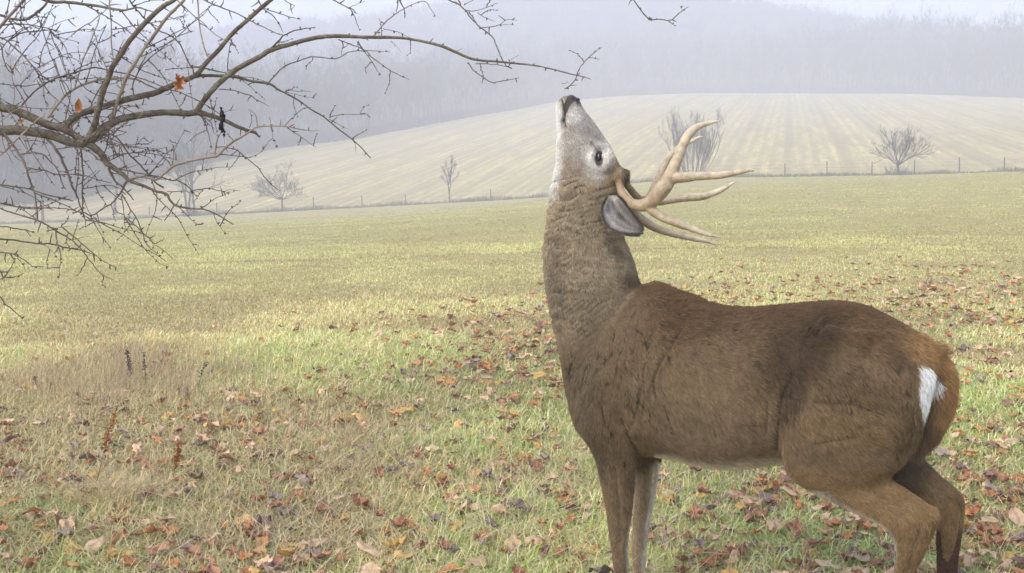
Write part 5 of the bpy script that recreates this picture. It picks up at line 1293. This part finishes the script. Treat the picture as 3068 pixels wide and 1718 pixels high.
# ------------------------------------------------------------------ standing dead weeds
m_dock, nt, b = new_mat('rusty_weed', 0.85, 0.1); w_ = noise_tex(nt, obj_vec(nt), 60, 2)
nt.links.new(ramp(nt, w_, [(0.3, (0.20, 0.08, 0.03)), (0.7, (0.42, 0.19, 0.07))]), b.inputs['Base Color'])
m_dark, nt, b = new_mat('grey_weed', 0.85, 0.1); b.inputs['Base Color'].default_value = (0.10, 0.085, 0.08, 1)
m_strawst, nt, b = new_mat('straw_stalk', 0.8, 0.1); b.inputs['Base Color'].default_value = (0.46, 0.38, 0.24, 1)
def weed(px, py_base, H, mat, label, seed, lean=0.1, seedhead=1.0, group=None, cat_='plant', name='dead_weed'):
    rg = np.random.default_rng(seed)
    # forward distance at which flat ground shows in row py_base
    Y = CAMH / math.tan(math.atan((py_base - 859) / FPX) + PITCH)
    X = (px - 1534) / FPX * (Y * math.cos(PITCH) + CAMH * math.sin(PITCH)); z0 = gz(X, Y); o = np.array([X, Y, z0])
    t = empty(name, o); n = 9; C = [np.zeros(3)]; d = np.array([lean, rg.normal(0, 0.05), 1.0])
    for k in range(n): d = d + rg.normal(0, 0.05, 3); d /= np.linalg.norm(d); C.append(C[-1] + d * H / n)
    C = np.array(C); g = tube_path(C, np.linspace(0.0022, 0.0009, n + 1), 5, 0.05, rg); mk('stalk', g[0], [g[1], g[2]], mat, t)
    parts = []
    for k in range(int(60 * seedhead)):
        s = rg.uniform(0.45, 1.0) ** 0.7; i = min(int(s * n), n - 1); q = C[i] + (C[i + 1] - C[i]) * (s * n - i) + rg.normal(0, 0.006, 3) * [1, 1, 1.2]
        parts.append(blob(q, rg.uniform(0.0018, 0.0045, 3) * [1, 1, 1.4], rotm(*rg.uniform(0, 6, 3)), 3))
    for k in range(5):
        s = rg.uniform(0.3, 0.9); i = min(int(s * n), n - 1); q = C[i]; e = rg.normal(0, 1, 3) * [1, 1, 0.3] + [0, 0, 0.9]; e /= np.linalg.norm(e)
        parts.append(tube_path(np.array([q, q + e * H * 0.08, q + e * H * 0.17]), np.array([0.0012, 0.001, 0.0007]), 4))
    V, Q, T = cat(parts); mk('seed_head', V, [Q, T], mat, t)
    tag(t, label, cat_, group); return t
weed(277, 1515, 0.40, m_dock, 'tall rusty seed stalk leaning in the grass at the lower left', 1, 0.12, 1.5)
weed(515, 1480, 0.22, m_dock, 'short rust brown leafy weed right of the tall rusty stalk', 2, 0.05, 2.2)
weed(338, 1560, 0.26, m_strawst, 'thin pale grass stalk beside the tall rusty seed stalk', 3, 0.03, 0.4)
weed(390, 1190, 0.28, m_dark, 'blackish seed stalk standing in the tan patch on the left', 4, 0.08, 2.2)
weed(440, 1180, 0.26, m_dark, 'slender dark stalk right of the blackish seed stalk', 5, 0.0, 0.9)
weed(590, 1190, 0.22, m_dark, 'faint dark stalk at the right of the tan patch', 6, 0.02, 0.5)
weed(100, 1175, 0.10, m_dark, 'small dark tuft at the left of the tan patch', 7, 0.2, 1.0)
# patch of tall dry fescue at the left, and a bleached tussock below it
def tuft(px0, px1, py0, py1, n, hmin, hmax, col, lean, seed):
    rg = np.random.default_rng(seed); px = (px0 + px1) / 2 + rg.normal(0, (px1 - px0) / 3.6, n); py = (py0 + py1) / 2 + rg.normal(0, (py1 - py0) / 3.2, n)
    k = fbm(np.stack([px / 90, py / 45], 1), 1.0, seed + 300, 3) > rg.uniform(0.25, 0.75, n); px, py = px[k], py[k]; n = len(px); py = np.clip(py, 1000, 2300)
    Y = CAMH / np.tan(np.arctan((py - 859) / FPX) + PITCH); X = (px - 1534) / FPX * (Y * math.cos(PITCH) + CAMH * math.sin(PITCH)); z = height(X, Y)
    H = rg.uniform(hmin, hmax, n); dx = rg.normal(0.1, lean, n); dy = rg.normal(0, lean, n)
    p0 = np.stack([X, Y, z], 1); p1 = p0 + np.stack([dx * 0.4, dy * 0.4, np.ones(n)], 1) * H[:, None] * 0.6; p2 = p1 + np.stack([dx * 1.3, dy * 1.3, np.full(n, 0.8)], 1) * H[:, None] * 0.4
    w = np.full(n, 0.0009)
    V, F = tubes(np.concatenate([np.column_stack([p0, p1, w, w * 0.9]), np.column_stack([p1, p2, w * 0.9, w * 0.6])]), 3)
    C = np.repeat(np.tile(np.array(col) * 1.0, (n, 1)) * rg.uniform(0.7, 1.25, (n, 1)), 6, 0); C = np.concatenate([C, C]); return V, F, C
tt = [tuft(-260, 960, 1090, 1240, 3200, 0.08, 0.20, (0.66, 0.54, 0.34), 0.35, 1), tuft(250, 450, 1500, 1560, 1200, 0.08, 0.16, (0.70, 0.58, 0.33), 0.7, 2), tuft(-60, 800, 1090, 1230, 1300, 0.18, 0.30, (0.44, 0.34, 0.23), 0.15, 3), tuft(850, 1250, 1310, 1470, 1800, 0.07, 0.15, (0.62, 0.47, 0.30), 0.7, 4),
      tuft(-500, 3500, 1100, 2000, 6000, 0.10, 0.20, (0.66, 0.56, 0.38), 0.7, 5)]
o = 0; Vs, Fs, Cs = [], [], []
for V, F, C in tt: Vs.append(V); Fs.append(F + o); Cs.append(C); o += len(V)
tag(mk('dry_grass', np.concatenate(Vs), np.concatenate(Fs), m_grass, smooth=False, attrs={'Col': np.concatenate(Cs)}), 'taller tan seed grasses standing above the meadow', 'grass', kind='stuff')

# ------------------------------------------------------------------ haze
m_haze = bpy.data.materials.new('valley_fog'); m_haze.use_nodes = True
hn = m_haze.node_tree; hn.nodes.clear()
ho = hn.nodes.new('ShaderNodeOutputMaterial'); hv = hn.nodes.new('ShaderNodeVolumePrincipled')
hv.inputs['Color'].default_value = (0.91, 0.925, 1.0, 1); hv.inputs['Density'].default_value = 0.0039
hv.inputs['Anisotropy'].default_value = 0.2
hn.links.new(hv.outputs[0], ho.inputs['Volume'])
hx, hy0, hy1, hz0, hz1 = 1050.0, -1050.0, 1050.0, -80.0, 95.0
HV = np.array([[sx * hx, yy, zz] for zz in (hz0, hz1) for yy in (hy0, hy1) for sx in (-1, 1)], float)
HF = np.array([[0, 2, 3, 1], [4, 5, 7, 6], [0, 1, 5, 4], [2, 6, 7, 3], [0, 4, 6, 2], [1, 3, 7, 5]])
tag(mk('haze', HV, HF, m_haze, smooth=False), 'cool grey valley fog thickening with distance', 'fog', kind='stuff')
